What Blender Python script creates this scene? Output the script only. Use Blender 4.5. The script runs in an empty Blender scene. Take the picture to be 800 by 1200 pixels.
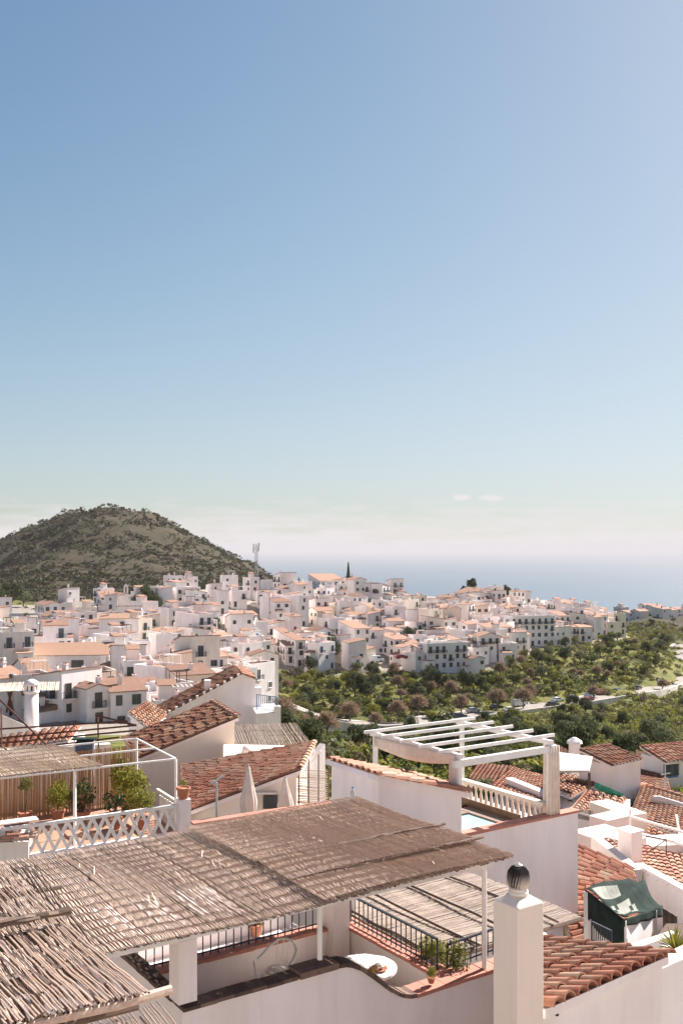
import bpy, math, random
import numpy as np
from mathutils import Vector, Matrix
random.seed(7); RNG = np.random.default_rng(7)
scene = bpy.context.scene
COL = scene.collection
R = math.radians

# ------------------------------------------------------------------ camera
F = 1167.0            # focal length in photo pixels (35 mm on a 24x36 portrait frame)
H = 642.5             # photo row of the eye level
cam = bpy.data.cameras.new('camera'); camo = bpy.data.objects.new('camera', cam); COL.objects.link(camo)
cam.sensor_fit = 'VERTICAL'; cam.sensor_height = 36.0; cam.sensor_width = 24.0; cam.lens = 35.0
cam.shift_y = (H - 600.0) / 1200.0
cam.clip_start = 0.1; cam.clip_end = 400000
camo.location = (0, 0, 0); camo.rotation_euler = (R(90), 0, 0)
scene.camera = camo

# ------------------------------------------------------------------ sky and sun
SUN_AZ, SUN_EL = 47.0, 37.0      # degrees to the right of the view direction, degrees up
world = bpy.data.worlds.new('World'); scene.world = world; world.use_nodes = True
wn = world.node_tree; wn.nodes.clear()
def wnode(t): return wn.nodes.new(t)
sky = wnode('ShaderNodeTexSky'); sky.sky_type = 'NISHITA'; sky.sun_disc = False
sky.sun_elevation = R(SUN_EL); sky.sun_rotation = R(SUN_AZ)
sky.altitude = 300; sky.air_density = 1.0; sky.dust_density = 0.9; sky.ozone_density = 0.7
bgn = wnode('ShaderNodeBackground'); bgn.inputs['Strength'].default_value = 0.05
outn = wnode('ShaderNodeOutputWorld')
def wmath(op, a, b=None, c=None, clamp=False):
    n = wnode('ShaderNodeMath'); n.operation = op; n.use_clamp = clamp
    for i, s in enumerate((a, b, c)):
        if s is None: continue
        if isinstance(s, (int, float)): n.inputs[i].default_value = s
        else: wn.links.new(s, n.inputs[i])
    return n.outputs[0]
tcw = wnode('ShaderNodeTexCoord'); sepw = wnode('ShaderNodeSeparateXYZ')
wn.links.new(tcw.outputs['Generated'], sepw.inputs[0])
mapw = wnode('ShaderNodeMapping'); mapw.inputs['Scale'].default_value = (9, 9, 60)
wn.links.new(tcw.outputs['Generated'], mapw.inputs['Vector'])
noi = wnode('ShaderNodeTexNoise'); noi.inputs['Scale'].default_value = 2.4; noi.inputs['Detail'].default_value = 7; noi.inputs['Roughness'].default_value = 0.62
wn.links.new(mapw.outputs[0], noi.inputs['Vector'])
z = sepw.outputs['Z']
# a low bank of cloud over the sea horizon, ragged on top
top = wmath('MULTIPLY_ADD', noi.outputs[0], 0.075, 0.008)
band = wmath('MULTIPLY', wmath('SUBTRACT', top, z), 26.0, clamp=True)
band = wmath('MULTIPLY', band, 0.88)
# two small puffs
def puff(dx, dz, rx, rz):
    l = math.sqrt(1 + dx * dx + dz * dz)
    ex = wmath('DIVIDE', wmath('SUBTRACT', sepw.outputs['X'], dx / l), rx)
    ez = wmath('DIVIDE', wmath('SUBTRACT', z, dz / l), rz)
    front = wmath('GREATER_THAN', sepw.outputs['Y'], 0.0)
    d = wmath('ADD', wmath('MULTIPLY', ex, ex), wmath('MULTIPLY', ez, ez))
    d = wmath('ADD', d, wmath('MULTIPLY', wmath('SUBTRACT', noi.outputs[0], 0.5), 3.0))
    return wmath('MULTIPLY', wmath('MULTIPLY', wmath('SUBTRACT', 1.0, d, clamp=True), 0.9), front)
pf = wmath('MAXIMUM', puff((539 - 400) / F, (H - 583) / F, 0.009, 0.0034), puff((577 - 400) / F, (H - 584) / F, 0.013, 0.0036))
cm = wmath('MAXIMUM', band, pf)
mixw = wnode('ShaderNodeMix'); mixw.data_type = 'RGBA'
wn.links.new(cm, mixw.inputs['Factor'])
hs = wnode('ShaderNodeHueSaturation'); hs.inputs['Saturation'].default_value = 0.98
# shoulder: bright parts of the sky roll off as on film
def vop(op, a, b):
    n = wnode('ShaderNodeVectorMath'); n.operation = op
    for i, s in enumerate((a, b)):
        if isinstance(s, tuple): n.inputs[i].default_value = s
        else: wn.links.new(s, n.inputs[i])
    return n.outputs[0]
gm = wnode('ShaderNodeGamma'); gm.inputs[1].default_value = 1.55; wn.links.new(sky.outputs[0], gm.inputs[0]); pw = gm.outputs[0]
soft = vop('DIVIDE', vop('MULTIPLY', pw, (0.63, 0.67, 0.655)), vop('ADD', vop('MULTIPLY', pw, (1 / 8.7, 1 / 9.0, 1 / 10.3)), (1.0, 1.0, 1.0)))
wn.links.new(soft, hs.inputs['Color']); wn.links.new(hs.outputs[0], mixw.inputs['A'])
mixw.inputs['B'].default_value = (5.15, 4.95, 5.1, 1)
wn.links.new(mixw.outputs['Result'], bgn.inputs['Color'])
wn.links.new(bgn.outputs[0], outn.inputs[0])

sun = bpy.data.lights.new('sun', 'SUN'); sun.energy = 4.3; sun.angle = R(0.6); sun.color = (1.0, 0.93, 0.87)
suno = bpy.data.objects.new('sun', sun); COL.objects.link(suno)
sd = Vector((math.sin(R(SUN_AZ)) * math.cos(R(SUN_EL)), math.cos(R(SUN_AZ)) * math.cos(R(SUN_EL)), math.sin(R(SUN_EL))))
suno.rotation_euler = sd.to_track_quat('Z', 'Y').to_euler(); suno.location = sd * 200

scene.view_settings.view_transform = 'Standard'; scene.view_settings.look = 'None'
scene.view_settings.exposure = 1.74; scene.view_settings.gamma = 1.0
scene.view_settings.use_curve_mapping = False
scene.render.engine = 'CYCLES'
scene.cycles.max_bounces = 7; scene.cycles.diffuse_bounces = 5; scene.cycles.glossy_bounces = 2
scene.cycles.volume_bounces = 1; scene.cycles.transparent_max_bounces = 8
scene.cycles.use_denoising = True

# ------------------------------------------------------------------ helpers
def P(px, py, Y):  return Vector(((px - 400) / F * Y, Y, -(py - H) / F * Y))
def PZ(px, py, zz): return P(px, py, -zz * F / (py - H))
AX = Vector((math.sin(R(55.8)), math.cos(R(55.8)), 0)); BX = Vector((-AX.y, AX.x, 0)); ZX = Vector((0, 0, 1))
def dirs(a):
    "horizontal axes: first points a degrees right of the view, second is 90 degrees left of it"
    u = Vector((math.sin(R(a)), math.cos(R(a)), 0)); return u, Vector((-u.y, u.x, 0))
def reach(p, d, px):
    "length t so that p + d*t projects onto photo column px"
    r = (px - 400) / F
    return (r * p.y - p.x) / (d.x - r * d.y)

class MB:
    def __init__(s): s.v = []; s.f = []; s.m = []
    def add(s, vs, fs, mat=0):
        o = len(s.v); s.v.extend([tuple(q) for q in vs])
        s.f.extend([tuple(i + o for i in q) for q in fs]); s.m.extend([mat] * len(fs)); return s
    def hexa(s, c, mat=0):
        return s.add(c, [(0, 3, 2, 1), (4, 5, 6, 7), (0, 1, 5, 4), (1, 2, 6, 5), (2, 3, 7, 6), (3, 0, 4, 7)], mat)
    def box(s, o, u, v, w, mat=0):
        "box from corner o with edge vectors u, v, w"
        o, u, v, w = Vector(o), Vector(u), Vector(v), Vector(w)
        return s.hexa([o, o + u, o + u + v, o + v, o + w, o + u + w, o + u + v + w, o + v + w], mat)
    def cbox(s, c, u, v, w, mat=0):
        c, u, v, w = Vector(c), Vector(u), Vector(v), Vector(w)
        return s.box(c - u / 2 - v / 2 - w / 2, u, v, w, mat)
    def bar(s, a, b, t, h=None, mat=0):
        a, b = Vector(a), Vector(b); d = b - a; h = h or t
        side = d.cross(ZX)
        if side.length < 1e-5: side = Vector((1, 0, 0))
        side = side.normalized(); up = side.cross(d).normalized()
        return s.box(a - side * t / 2 - up * h / 2, d, side * t, up * h, mat)
    def prism(s, poly, z0, z1, mat=0):
        n = len(poly); vs = [(p[0], p[1], z0) for p in poly] + [(p[0], p[1], z1) for p in poly]
        fs = [tuple(range(n - 1, -1, -1)), tuple(range(n, 2 * n))] + [(i, (i + 1) % n, (i + 1) % n + n, i + n) for i in range(n)]
        return s.add(vs, fs, mat)
    def tube(s, pts, r, n=6, mat=0, cap=True):
        pts = [Vector(p) for p in pts]; k = len(pts); rr = r if isinstance(r, (list, tuple)) else [r] * k
        vs = []; d0 = (pts[1] - pts[0]).normalized()
        ref = Vector((0, 0, 1)) if abs(d0.z) < 0.9 else Vector((1, 0, 0))
        for i, p in enumerate(pts):
            d = (pts[min(i + 1, k - 1)] - pts[max(i - 1, 0)]).normalized()
            a = d.cross(ref)
            if a.length < 1e-4: a = d.cross(Vector((0, 1, 0.1)))
            a.normalize(); b = d.cross(a)
            for j in range(n):
                t = 2 * math.pi * j / n
                vs.append(p + (a * math.cos(t) + b * math.sin(t)) * rr[i])
        fs = [(i * n + j, i * n + (j + 1) % n, (i + 1) * n + (j + 1) % n, (i + 1) * n + j) for i in range(k - 1) for j in range(n)]
        if cap and n > 2: fs += [tuple(range(n - 1, -1, -1)), tuple((k - 1) * n + j for j in range(n))]
        return s.add(vs, fs, mat)
    def lathe(s, prof, c=(0, 0, 0), n=16, mat=0):
        c = Vector(c); vs = []
        for r, zz in prof:
            for j in range(n):
                t = 2 * math.pi * j / n; vs.append(c + Vector((r * math.cos(t), r * math.sin(t), zz)))
        k = len(prof)
        fs = [(i * n + j, i * n + (j + 1) % n, (i + 1) * n + (j + 1) % n, (i + 1) * n + j) for i in range(k - 1) for j in range(n)]
        fs += [tuple(range(n - 1, -1, -1)), tuple((k - 1) * n + j for j in range(n))]
        return s.add(vs, fs, mat)
    def mesh(s, name, mats, smooth=False):
        me = bpy.data.meshes.new(name); me.from_pydata(s.v, [], s.f)
        if not isinstance(mats, (list, tuple)): mats = [mats]
        for m in mats: me.materials.append(M[m])
        if len(mats) > 1: me.polygons.foreach_set('material_index', s.m)
        if smooth: me.polygons.foreach_set('use_smooth', [True] * len(me.polygons))
        me.update(); return me
    def build(s, name, mats, parent=None, smooth=False):
        return link(s.mesh(name, mats, smooth), name, parent)

def link(me, name, parent=None, loc=None, rot=None, scale=None):
    o = bpy.data.objects.new(name, me); COL.objects.link(o)
    if loc is not None: o.location = loc
    if rot is not None: o.rotation_euler = rot if isinstance(rot, (tuple, list)) else (0, 0, rot)
    if scale is not None: o.scale = scale
    if parent is not None:
        o.parent = parent
        o.matrix_parent_inverse = Matrix.Translation(-parent.location)
    return o
def tag(o, label, cat, group=None, kind=None):
    o['label'] = label
    if cat: o['category'] = cat
    if group: o['group'] = group
    if kind: o['kind'] = kind
    return o
def thing(name, label, cat, loc=(0, 0, 0), group=None):
    o = bpy.data.objects.new(name, None); COL.objects.link(o); o.location = loc; o.empty_display_size = 0.2
    return tag(o, label, cat, group)
def struct(o): o['kind'] = 'structure'; return o

# ------------------------------------------------------------------ materials
M = {}
class NT:
    def __init__(s, name):
        m = bpy.data.materials.new(name); m.use_nodes = True; s.m = m; s.t = m.node_tree
        s.b = s.t.nodes['Principled BSDF']; s.o = s.t.nodes['Material Output']
    def n(s, t, **kw):
        q = s.t.nodes.new(t)
        for k, v in kw.items(): setattr(q, k, v)
        return q
    def l(s, a, b): s.t.links.new(a, b)
    def coord(s, kind='Object', scale=(1, 1, 1)):
        tc = s.n('ShaderNodeTexCoord'); mp = s.n('ShaderNodeMapping'); mp.inputs['Scale'].default_value = scale
        s.l(tc.outputs[kind], mp.inputs['Vector']); return mp.outputs[0]
    def world(s, scale=(1, 1, 1)):
        g = s.n('ShaderNodeNewGeometry'); mp = s.n('ShaderNodeMapping'); mp.inputs['Scale'].default_value = scale
        s.l(g.outputs['Position'], mp.inputs['Vector']); return mp.outputs[0]
    def noise(s, vec, sc, det=4, rough=0.55):
        q = s.n('ShaderNodeTexNoise'); q.inputs['Scale'].default_value = sc; q.inputs['Detail'].default_value = det; q.inputs['Roughness'].default_value = rough
        s.l(vec, q.inputs['Vector']); return q.outputs[0]
    def ramp(s, fac, stops):
        q = s.n('ShaderNodeValToRGB'); e = q.color_ramp.elements
        while len(e) < len(stops): e.new(0.5)
        for x, (p, c) in zip(e, stops): x.position = p; x.color = (*c, 1) if len(c) == 3 else c
        s.l(fac, q.inputs[0]); return q.outputs[0]
    def mix(s, f, a, b, mode='MIX'):
        q = s.n('ShaderNodeMix', data_type='RGBA', blend_type=mode)
        for k, v in (('Factor', f), ('A', a), ('B', b)):
            if isinstance(v, (int, float)): q.inputs[k].default_value = v
            elif isinstance(v, tuple): q.inputs[k].default_value = (*v, 1)
            else: s.l(v, q.inputs[k])
        return q.outputs['Result']
    def math(s, op, a, b=0.0, clamp=False):
        q = s.n('ShaderNodeMath', operation=op, use_clamp=clamp)
        for i, v in enumerate((a, b)):
            if isinstance(v, (int, float)): q.inputs[i].default_value = v
            else: s.l(v, q.inputs[i])
        return q.outputs[0]
    def col(s, c):
        if isinstance(c, tuple): s.b.inputs['Base Color'].default_value = (*c, 1)
        else: s.l(c, s.b.inputs['Base Color'])
    def bump(s, h, strength=0.3, dist=0.02):
        q = s.n('ShaderNodeBump'); q.inputs['Strength'].default_value = strength; q.inputs['Distance'].default_value = dist
        s.l(h, q.inputs['Height']); s.l(q.outputs[0], s.b.inputs['Normal'])
    def done(s, rough=0.85, metal=0.0, spec=0.3):
        s.b.inputs['Roughness'].default_value = rough; s.b.inputs['Metallic'].default_value = metal
        s.b.inputs['Specular IOR Level'].default_value = spec
        M[s.m.name] = s.m; return s.m
    def rnd(s): return s.n('ShaderNodeObjectInfo').outputs['Random']
    def isl(s): return s.n('ShaderNodeNewGeometry').outputs['Random Per Island']

def plaster(name, c, dirt, amt=0.5):
    q = NT(name); w = q.world((1, 1, 0.25)); n1 = q.noise(w, 0.9, 6, 0.65); n2 = q.noise(q.world((1, 1, 1)), 0.25, 3)
    n3 = q.noise(q.world((3.5, 3.5, 0.22)), 1.0, 5, 0.7)
    f = q.math('MULTIPLY', q.ramp(n1, [(0.42, (0, 0, 0)), (0.8, (1, 1, 1))]), amt)
    b = q.mix(q.ramp(n2, [(0.35, (0, 0, 0)), (0.65, (1, 1, 1))]), c, tuple(x * 0.94 for x in c))
    b = q.mix(q.math('MULTIPLY', q.ramp(n3, [(0.55, (0, 0, 0)), (0.78, (1, 1, 1))]), amt * 0.5), b, dirt)
    tint = q.mix(q.math('MULTIPLY', q.rnd(), 0.5), (1, 1, 1), (0.97, 0.93, 0.88))
    q.col(q.mix(1.0, q.mix(f, b, dirt), tint, 'MULTIPLY'))
    q.bump(q.noise(q.world(), 14, 5, 0.6), 0.25, 0.012); q.done(0.9, 0, 0.2)
plaster('white', (0.86, 0.795, 0.785), (0.57, 0.49, 0.44), 0.55)
plaster('white_old', (0.76, 0.71, 0.67), (0.46, 0.40, 0.35), 0.6)
plaster('cream', (0.80, 0.70, 0.61), (0.60, 0.50, 0.42), 0.4)
plaster('ochre', (0.60, 0.42, 0.24), (0.42, 0.28, 0.16), 0.5)
plaster('pink_wall', (0.74, 0.60, 0.56), (0.56, 0.44, 0.40), 0.4)
plaster('stone_wall', (0.36, 0.30, 0.25), (0.20, 0.16, 0.13), 0.8)
plaster('concrete', (0.52, 0.48, 0.44), (0.30, 0.27, 0.25), 0.6)

def tilemat(name, a, b, c, pale):
    q = NT(name); w = q.world((1, 1, 1))
    r = q.math('FRACT', q.math('ADD', q.math('MULTIPLY', q.isl(), 7.31), q.rnd()))
    base = q.ramp(r, [(0.0, a), (0.35, b), (0.62, c), (0.85, a), (1.0, pale)])
    n = q.noise(w, 5.0, 6, 0.7); n2 = q.noise(w, 0.7, 3)
    base = q.mix(q.math('MULTIPLY', q.ramp(n, [(0.48, (0, 0, 0)), (0.7, (1, 1, 1))]), 0.55), base, tuple(x * 0.45 for x in b))
    base = q.mix(q.math('MULTIPLY', q.ramp(n2, [(0.45, (0, 0, 0)), (0.7, (1, 1, 1))]), 0.45), base, (0.34, 0.25, 0.18))
    base = q.mix(q.math('MULTIPLY', q.ramp(q.noise(w, 2.2, 5, 0.7), [(0.56, (0, 0, 0)), (0.66, (1, 1, 1))]), 0.5), base, (0.30, 0.27, 0.20))
    q.col(base); q.bump(n, 0.5, 0.01); q.done(0.9, 0, 0.2)
tilemat('tile_red', (0.30, 0.115, 0.070), (0.22, 0.085, 0.055), (0.37, 0.16, 0.10), (0.42, 0.26, 0.18))
tilemat('tile_brown', (0.235, 0.095, 0.055), (0.15, 0.06, 0.04), (0.31, 0.14, 0.075), (0.40, 0.25, 0.16))
tilemat('tile_pale', (0.46, 0.23, 0.16), (0.37, 0.17, 0.115), (0.52, 0.30, 0.21), (0.58, 0.42, 0.32))

def fartile(name, a, b):
    "roof cover of distant houses: the courses are below a pixel, colour and fine relief only"
    q = NT(name); w = q.world((1, 1, 1)); n = q.noise(w, 1.2, 6, 0.75); n2 = q.noise(w, 9.0, 3, 0.7)
    c = q.mix(q.ramp(n, [(0.3, (0, 0, 0)), (0.7, (1, 1, 1))]), a, b)
    c = q.mix(q.math('MULTIPLY', q.ramp(n2, [(0.5, (0, 0, 0)), (0.75, (1, 1, 1))]), 0.5), c, (0.18, 0.09, 0.06))
    c = q.mix(q.math('MULTIPLY', q.rnd(), 0.45), c, (0.48, 0.30, 0.20))
    q.col(c); q.bump(n2, 0.6, 0.1); q.done(0.9, 0, 0.2)
fartile('roof_far_red', (0.30, 0.175, 0.13), (0.23, 0.125, 0.095))
fartile('roof_far_brown', (0.25, 0.145, 0.105), (0.18, 0.10, 0.075))
fartile('terracotta_floor', (0.46, 0.25, 0.17), (0.38, 0.20, 0.14))

def simple(name, c, rough=0.6, metal=0.0, var=0.15, sc=6.0, spec=0.3, isl=False, bump=0.0):
    q = NT(name); n = q.noise(q.world(), sc, 5, 0.65)
    f = q.ramp(n, [(0.3, (0, 0, 0)), (0.7, (1, 1, 1))])
    k = q.mix(f, c, tuple(max(0, x * (1 - 2.2 * var)) for x in c))
    if isl:
        r = q.math('FRACT', q.math('ADD', q.math('MULTIPLY', q.isl(), 5.7), q.rnd()))
        k = q.mix(1.0, k, q.ramp(r, [(0.0, (1 - 3 * var,) * 3), (1.0, (1.12,) * 3)]), 'MULTIPLY')
    q.col(k)
    if bump: q.bump(n, bump, 0.01)
    q.done(rough, metal, spec)
simple('white_paint', (0.80, 0.77, 0.73), 0.5, 0, 0.05)
simple('cloth_cream', (0.78, 0.66, 0.55), 0.95, 0, 0.08)
simple('cloth_white', (0.80, 0.73, 0.66), 0.95, 0, 0.08)
simple('cloth_grey', (0.62, 0.55, 0.49), 0.95, 0, 0.10, 3)
simple('coping_red', (0.52, 0.22, 0.16), 0.8, 0, 0.12, 3)
simple('coping_dark', (0.23, 0.15, 0.115), 0.9, 0, 0.2, 9, bump=0.5, isl=True)
simple('iron', (0.045, 0.055, 0.07), 0.55, 0.4, 0.2)
simple('iron_blue', (0.10, 0.15, 0.24), 0.5, 0.3, 0.2)
simple('rust', (0.18, 0.085, 0.06), 0.85, 0.2, 0.25, 12)
simple('wood_tub', (0.20, 0.115, 0.065), 0.7, 0, 0.2, 3, isl=True)
simple('wood_door', (0.20, 0.15, 0.11), 0.8, 0, 0.2, 5, isl=True)
simple('tarp_green', (0.030, 0.046, 0.040), 0.95, 0, 0.25, 3, spec=.08)
simple('tarp_pale', (0.26, 0.27, 0.23), 0.8, 0, 0.25, 3)
simple('net_green', (0.05, 0.30, 0.19), 0.8, 0, 0.2)
simple('terracotta', (0.45, 0.19, 0.11), 0.85, 0, 0.15)
simple('glass_dark', (0.085, 0.085, 0.09), 0.25, 0, 0.3, 0.7, spec=0.5)
simple('frame_brown', (0.16, 0.09, 0.06), 0.6, 0, 0.15)
simple('frame_blue', (0.12, 0.22, 0.36), 0.6, 0, 0.15)
simple('frame_green', (0.10, 0.18, 0.14), 0.6, 0, 0.15)
simple('shutter_pale_green', (0.38, 0.50, 0.36), 0.7, 0, 0.1)
simple('soot', (0.035, 0.03, 0.03), 0.9, 0, 0.3)
simple('pool_water', (0.36, 0.54, 0.62), 0.08, 0, 0.05, 2, spec=0.5)
simple('brick', (0.33, 0.17, 0.12), 0.9, 0, 0.2, 4)
simple('bark', (0.12, 0.085, 0.06), 0.95, 0, 0.25, 8)
simple('bark_grey', (0.20, 0.16, 0.13), 0.95, 0, 0.2, 8)
simple('rubber', (0.02, 0.02, 0.02), 0.9, 0, 0.1)
simple('galvanised', (0.42, 0.43, 0.44), 0.5, 0.5, 0.1)
simple('orange_skin', (0.75, 0.33, 0.05), 0.5, 0, 0.1)
simple('asphalt', (0.30, 0.26, 0.23), 0.95, 0, 0.12, 0.6)
simple('reed_core', (0.20, 0.145, 0.105), 0.95, 0, 0.2)
def reedmat(name, a, b, c):
    q = NT(name)
    r = q.math('FRACT', q.math('ADD', q.math('MULTIPLY', q.isl(), 3.17), q.math('MULTIPLY', q.rnd(), 5.0)))
    n = q.noise(q.world(), 16, 4, 0.7); n2 = q.noise(q.world(), 0.8, 3)
    k = q.ramp(r, [(0.0, a), (0.3, b), (0.6, c), (0.8, a), (1.0, b)])
    k = q.mix(q.math('MULTIPLY', q.ramp(n, [(0.45, (0, 0, 0)), (0.7, (1, 1, 1))]), 0.5), k, tuple(x * 0.42 for x in a))
    k = q.mix(q.math('MULTIPLY', q.ramp(n2, [(0.4, (0, 0, 0)), (0.7, (1, 1, 1))]), 0.3), k, b)
    q.col(k); q.done(0.75, 0, 0.3)
reedmat('reed', (0.54, 0.41, 0.33), (0.47, 0.35, 0.275), (0.60, 0.47, 0.385))
reedmat('reed_mid', (0.36, 0.275, 0.22), (0.29, 0.215, 0.17), (0.42, 0.33, 0.265))
reedmat('reed_gold', (0.45, 0.25, 0.11), (0.36, 0.185, 0.08), (0.52, 0.31, 0.15))
reedmat('reed_pale', (0.58, 0.47, 0.37), (0.50, 0.40, 0.31), (0.63, 0.53, 0.43))
reedmat('reed_dark', (0.21, 0.15, 0.115), (0.15, 0.105, 0.08), (0.27, 0.20, 0.155))

def leafmat(name, a, b, c, trans=0.35):
    q = NT(name); r = q.math('FRACT', q.math('ADD', q.math('MULTIPLY', q.isl(), 9.3), q.rnd()))
    k = q.ramp(r, [(0.0, a), (0.5, b), (1.0, c)])
    k = q.mix(q.math('MULTIPLY', q.rnd(), 0.5), k, b)
    q.col(k)
    tr = q.n('ShaderNodeBsdfTranslucent'); q.l(k, tr.inputs[0]); mx = q.n('ShaderNodeMixShader'); mx.inputs[0].default_value = trans
    q.l(q.b.outputs[0], mx.inputs[1]); q.l(tr.outputs[0], mx.inputs[2]); q.l(mx.outputs[0], q.o.inputs[0])
    q.done(0.8, 0, 0.12)
leafmat('leaf_green', (0.085, 0.098, 0.027), (0.13, 0.135, 0.036), (0.185, 0.178, 0.05))
leafmat('leaf_dark', (0.040, 0.050, 0.022), (0.060, 0.072, 0.030), (0.09, 0.098, 0.04))
leafmat('leaf_olive', (0.085, 0.095, 0.045), (0.12, 0.13, 0.065), (0.16, 0.165, 0.09))
leafmat('leaf_yellow', (0.13, 0.14, 0.025), (0.20, 0.20, 0.035), (0.28, 0.25, 0.05))
leafmat('leaf_hill', (0.055, 0.050, 0.028), (0.068, 0.062, 0.034), (0.085, 0.076, 0.042), .15)
leafmat('scrub_hill', (0.075, 0.060, 0.040), (0.09, 0.07, 0.046), (0.07, 0.062, 0.04), .1)
leafmat('twig', (0.26, 0.185, 0.125), (0.32, 0.23, 0.16), (0.38, 0.28, 0.20), 0.2)
leafmat('scrub', (0.13, 0.10, 0.06), (0.17, 0.13, 0.075), (0.12, 0.12, 0.05), 0.2)

# ------------------------------------------------------------------ terrain
ctrl = []   # (x, y, z)
def cp(px, py, Y): p = P(px, py, Y); ctrl.append((p.x, p.y, p.z))
def cz(x, y, zz): ctrl.append((x, y, zz))
for q in [(100, 880, 62), (300, 885, 60), (420, 960, 42), (700, 960, 46), (800, 950, 52), (-200, 880, 60), (1000, 940, 55),
          (100, 862, 100), (250, 862, 105), (30, 856, 135), (160, 850, 145), (-150, 840, 150), (230, 812, 190), (60, 800, 200), (100, 772, 250), (250, 790, 255),
          (60, 742, 315), (-100, 740, 320), (190, 745, 325), (270, 755, 330), (310, 790, 310), (60, 716, 390), (150, 712, 400), (230, 690, 430), (350, 685, 460), (450, 687, 470), (550, 699, 470),
          (650, 722, 465), (720, 738, 440), (300, 735, 370), (400, 745, 380), (500, 748, 385), (600, 745, 400), (680, 745, 420),
          (340, 787, 325), (430, 787, 335), (500, 797, 325), (560, 790, 340), (610, 768, 370), (660, 757, 395), (735, 745, 450),
          (400, 818, 290), (340, 835, 250), (500, 823, 300), (600, 800, 325), (700, 790, 350), (760, 772, 400), (740, 745, 500), (790, 745, 560), (730, 716, 690), (800, 720, 700), (900, 735, 650), (1000, 760, 600),
          (380, 868, 260), (440, 853, 270), (500, 846, 280), (560, 838, 290), (620, 831, 302), (700, 825, 320), (760, 815, 345), (800, 802, 390), (795, 775, 480), (850, 760, 560), (850, 790, 440),
          (420, 885, 180), (520, 872, 200), (620, 860, 220), (720, 850, 240), (800, 838, 255), (950, 830, 270), (600, 895, 140), (720, 880, 150), (800, 868, 165), (500, 900, 120), (650, 910, 95), (780, 905, 100), (950, 890, 120), (400, 890, 120), (320, 868, 170)]: cp(*q)
for x, y, zz in [(0, -30, -4), (-50, -26, -4), (50, -26, -5), (0, -70, 10), (-70, -60, 8), (70, -60, 6), (0, -130, 25), (0, 8, -10), (-20, 15, -10.3), (20, 15, -10.6), (0, 25, -11), (-30, 30, -10.8), (30, 30, -11.6), (-300, 20, -8), (300, 20, -14), (-400, 200, -20), (400, 200, -52), (-500, 400, -20), (500, 420, -75)]: cz(x, y, zz)
# the hill: skyline, flanks and back
for q in [(-260, 690, 900), (-120, 668, 900), (0, 643, 900), (40, 616, 900), (80, 601, 900), (130, 596, 900), (170, 604, 900), (210, 624, 900), (250, 645, 900), (290, 664, 900), (325, 683, 880), (370, 705, 860),
          (0, 668, 740), (60, 646, 760), (120, 640, 770), (180, 648, 770), (230, 662, 770), (280, 678, 760), (-150, 690, 730),
          (0, 698, 560), (80, 700, 570), (160, 695, 570), (240, 694, 580), (300, 700, 590), (350, 712, 600), (-150, 705, 560), (430, 715, 640), (530, 735, 640), (650, 765, 640)]: cp(*q)
for x, y, zz in [(-200, 1150, 0), (-400, 1150, -20), (-50, 1150, -60), (200, 900, -75), (600, 900, -110), (0, 1600, -160), (-800, 1600, -120), (900, 1600, -190), (-1500, 900, -60), (1500, 900, -150), (0, 2600, -275), (-2000, 2600, -250), (2000, 2600, -285), (0, 3300, -330), (-1200, 3300, -330), (1200, 3300, -330), (2400, 3300, -330), (-2400, 3300, -330), (600, 5000, -380), (2000, 5000, -380), (-2000, 5000, -380),
                 (0, 4000, -360), (-4000, 4000, -350), (4000, 4000, -350), (0, 6000, -400), (-4000, 1000, -100), (4000, 1000, -260), (-4000, -500, 0), (4000, -500, -100), (0, -500, 20), (-6000, 6000, -400), (6000, 6000, -400)]: cz(x, y, zz)
C3 = np.array(ctrl)
def warp(x, y): return np.arcsinh(np.asarray(x, float) / 120.0), np.arcsinh(np.asarray(y, float) / 120.0)
cu, cv = warp(C3[:, 0], C3[:, 1])
Kc = np.sqrt((cu[:, None] - cu[None]) ** 2 + (cv[:, None] - cv[None]) ** 2 + 1e-4)
Wc = np.linalg.solve(Kc + 2e-3 * np.eye(len(cu)), C3[:, 2] - C3[:, 2].mean())
def hgt(x, y):
    u, v = warp(x, y); sh = u.shape; u = u.ravel(); v = v.ravel(); out = np.empty(u.size)
    for i in range(0, u.size, 20000):
        a, b = u[i:i + 20000], v[i:i + 20000]
        out[i:i + 20000] = np.sqrt((a[:, None] - cu) ** 2 + (b[:, None] - cv) ** 2 + 1e-4) @ Wc
    out = out.reshape(sh) + C3[:, 2].mean()
    x = np.asarray(x, float); y = np.asarray(y, float)
    rough = np.clip((y - 90) / 200, 0, 1) * np.clip((2500 - y) / 1500, 0, 1)
    amp = 0.8 + 3.6 * np.clip((y - 560) / 200, 0, 1)
    out = out + rough * amp * (np.sin(x * .071 + 1.3 * np.sin(y * .043)) * np.sin(y * .083 + .7 * np.sin(x * .05)) + .5 * np.sin(x * .19 + y * .11) * np.sin(y * .17 - x * .06))
    return out
def hz(x, y): return float(hgt(np.array([x]), np.array([y]))[0])
YS = np.concatenate([np.arange(30, 600, 1.5), np.arange(600, 1100, 4)])
def ground(px, py, y0=60):
    "where the view ray through a photo pixel meets the ground"
    ys = YS[YS >= y0]; xs = (px - 400) / F * ys; zs = -(py - H) / F * ys
    below = np.nonzero(zs <= hgt(xs, ys))[0]
    if len(below) == 0: return None
    i = below[0]; return Vector((xs[i], ys[i], float(hgt(xs[i:i + 1], ys[i:i + 1])[0])))

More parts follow.
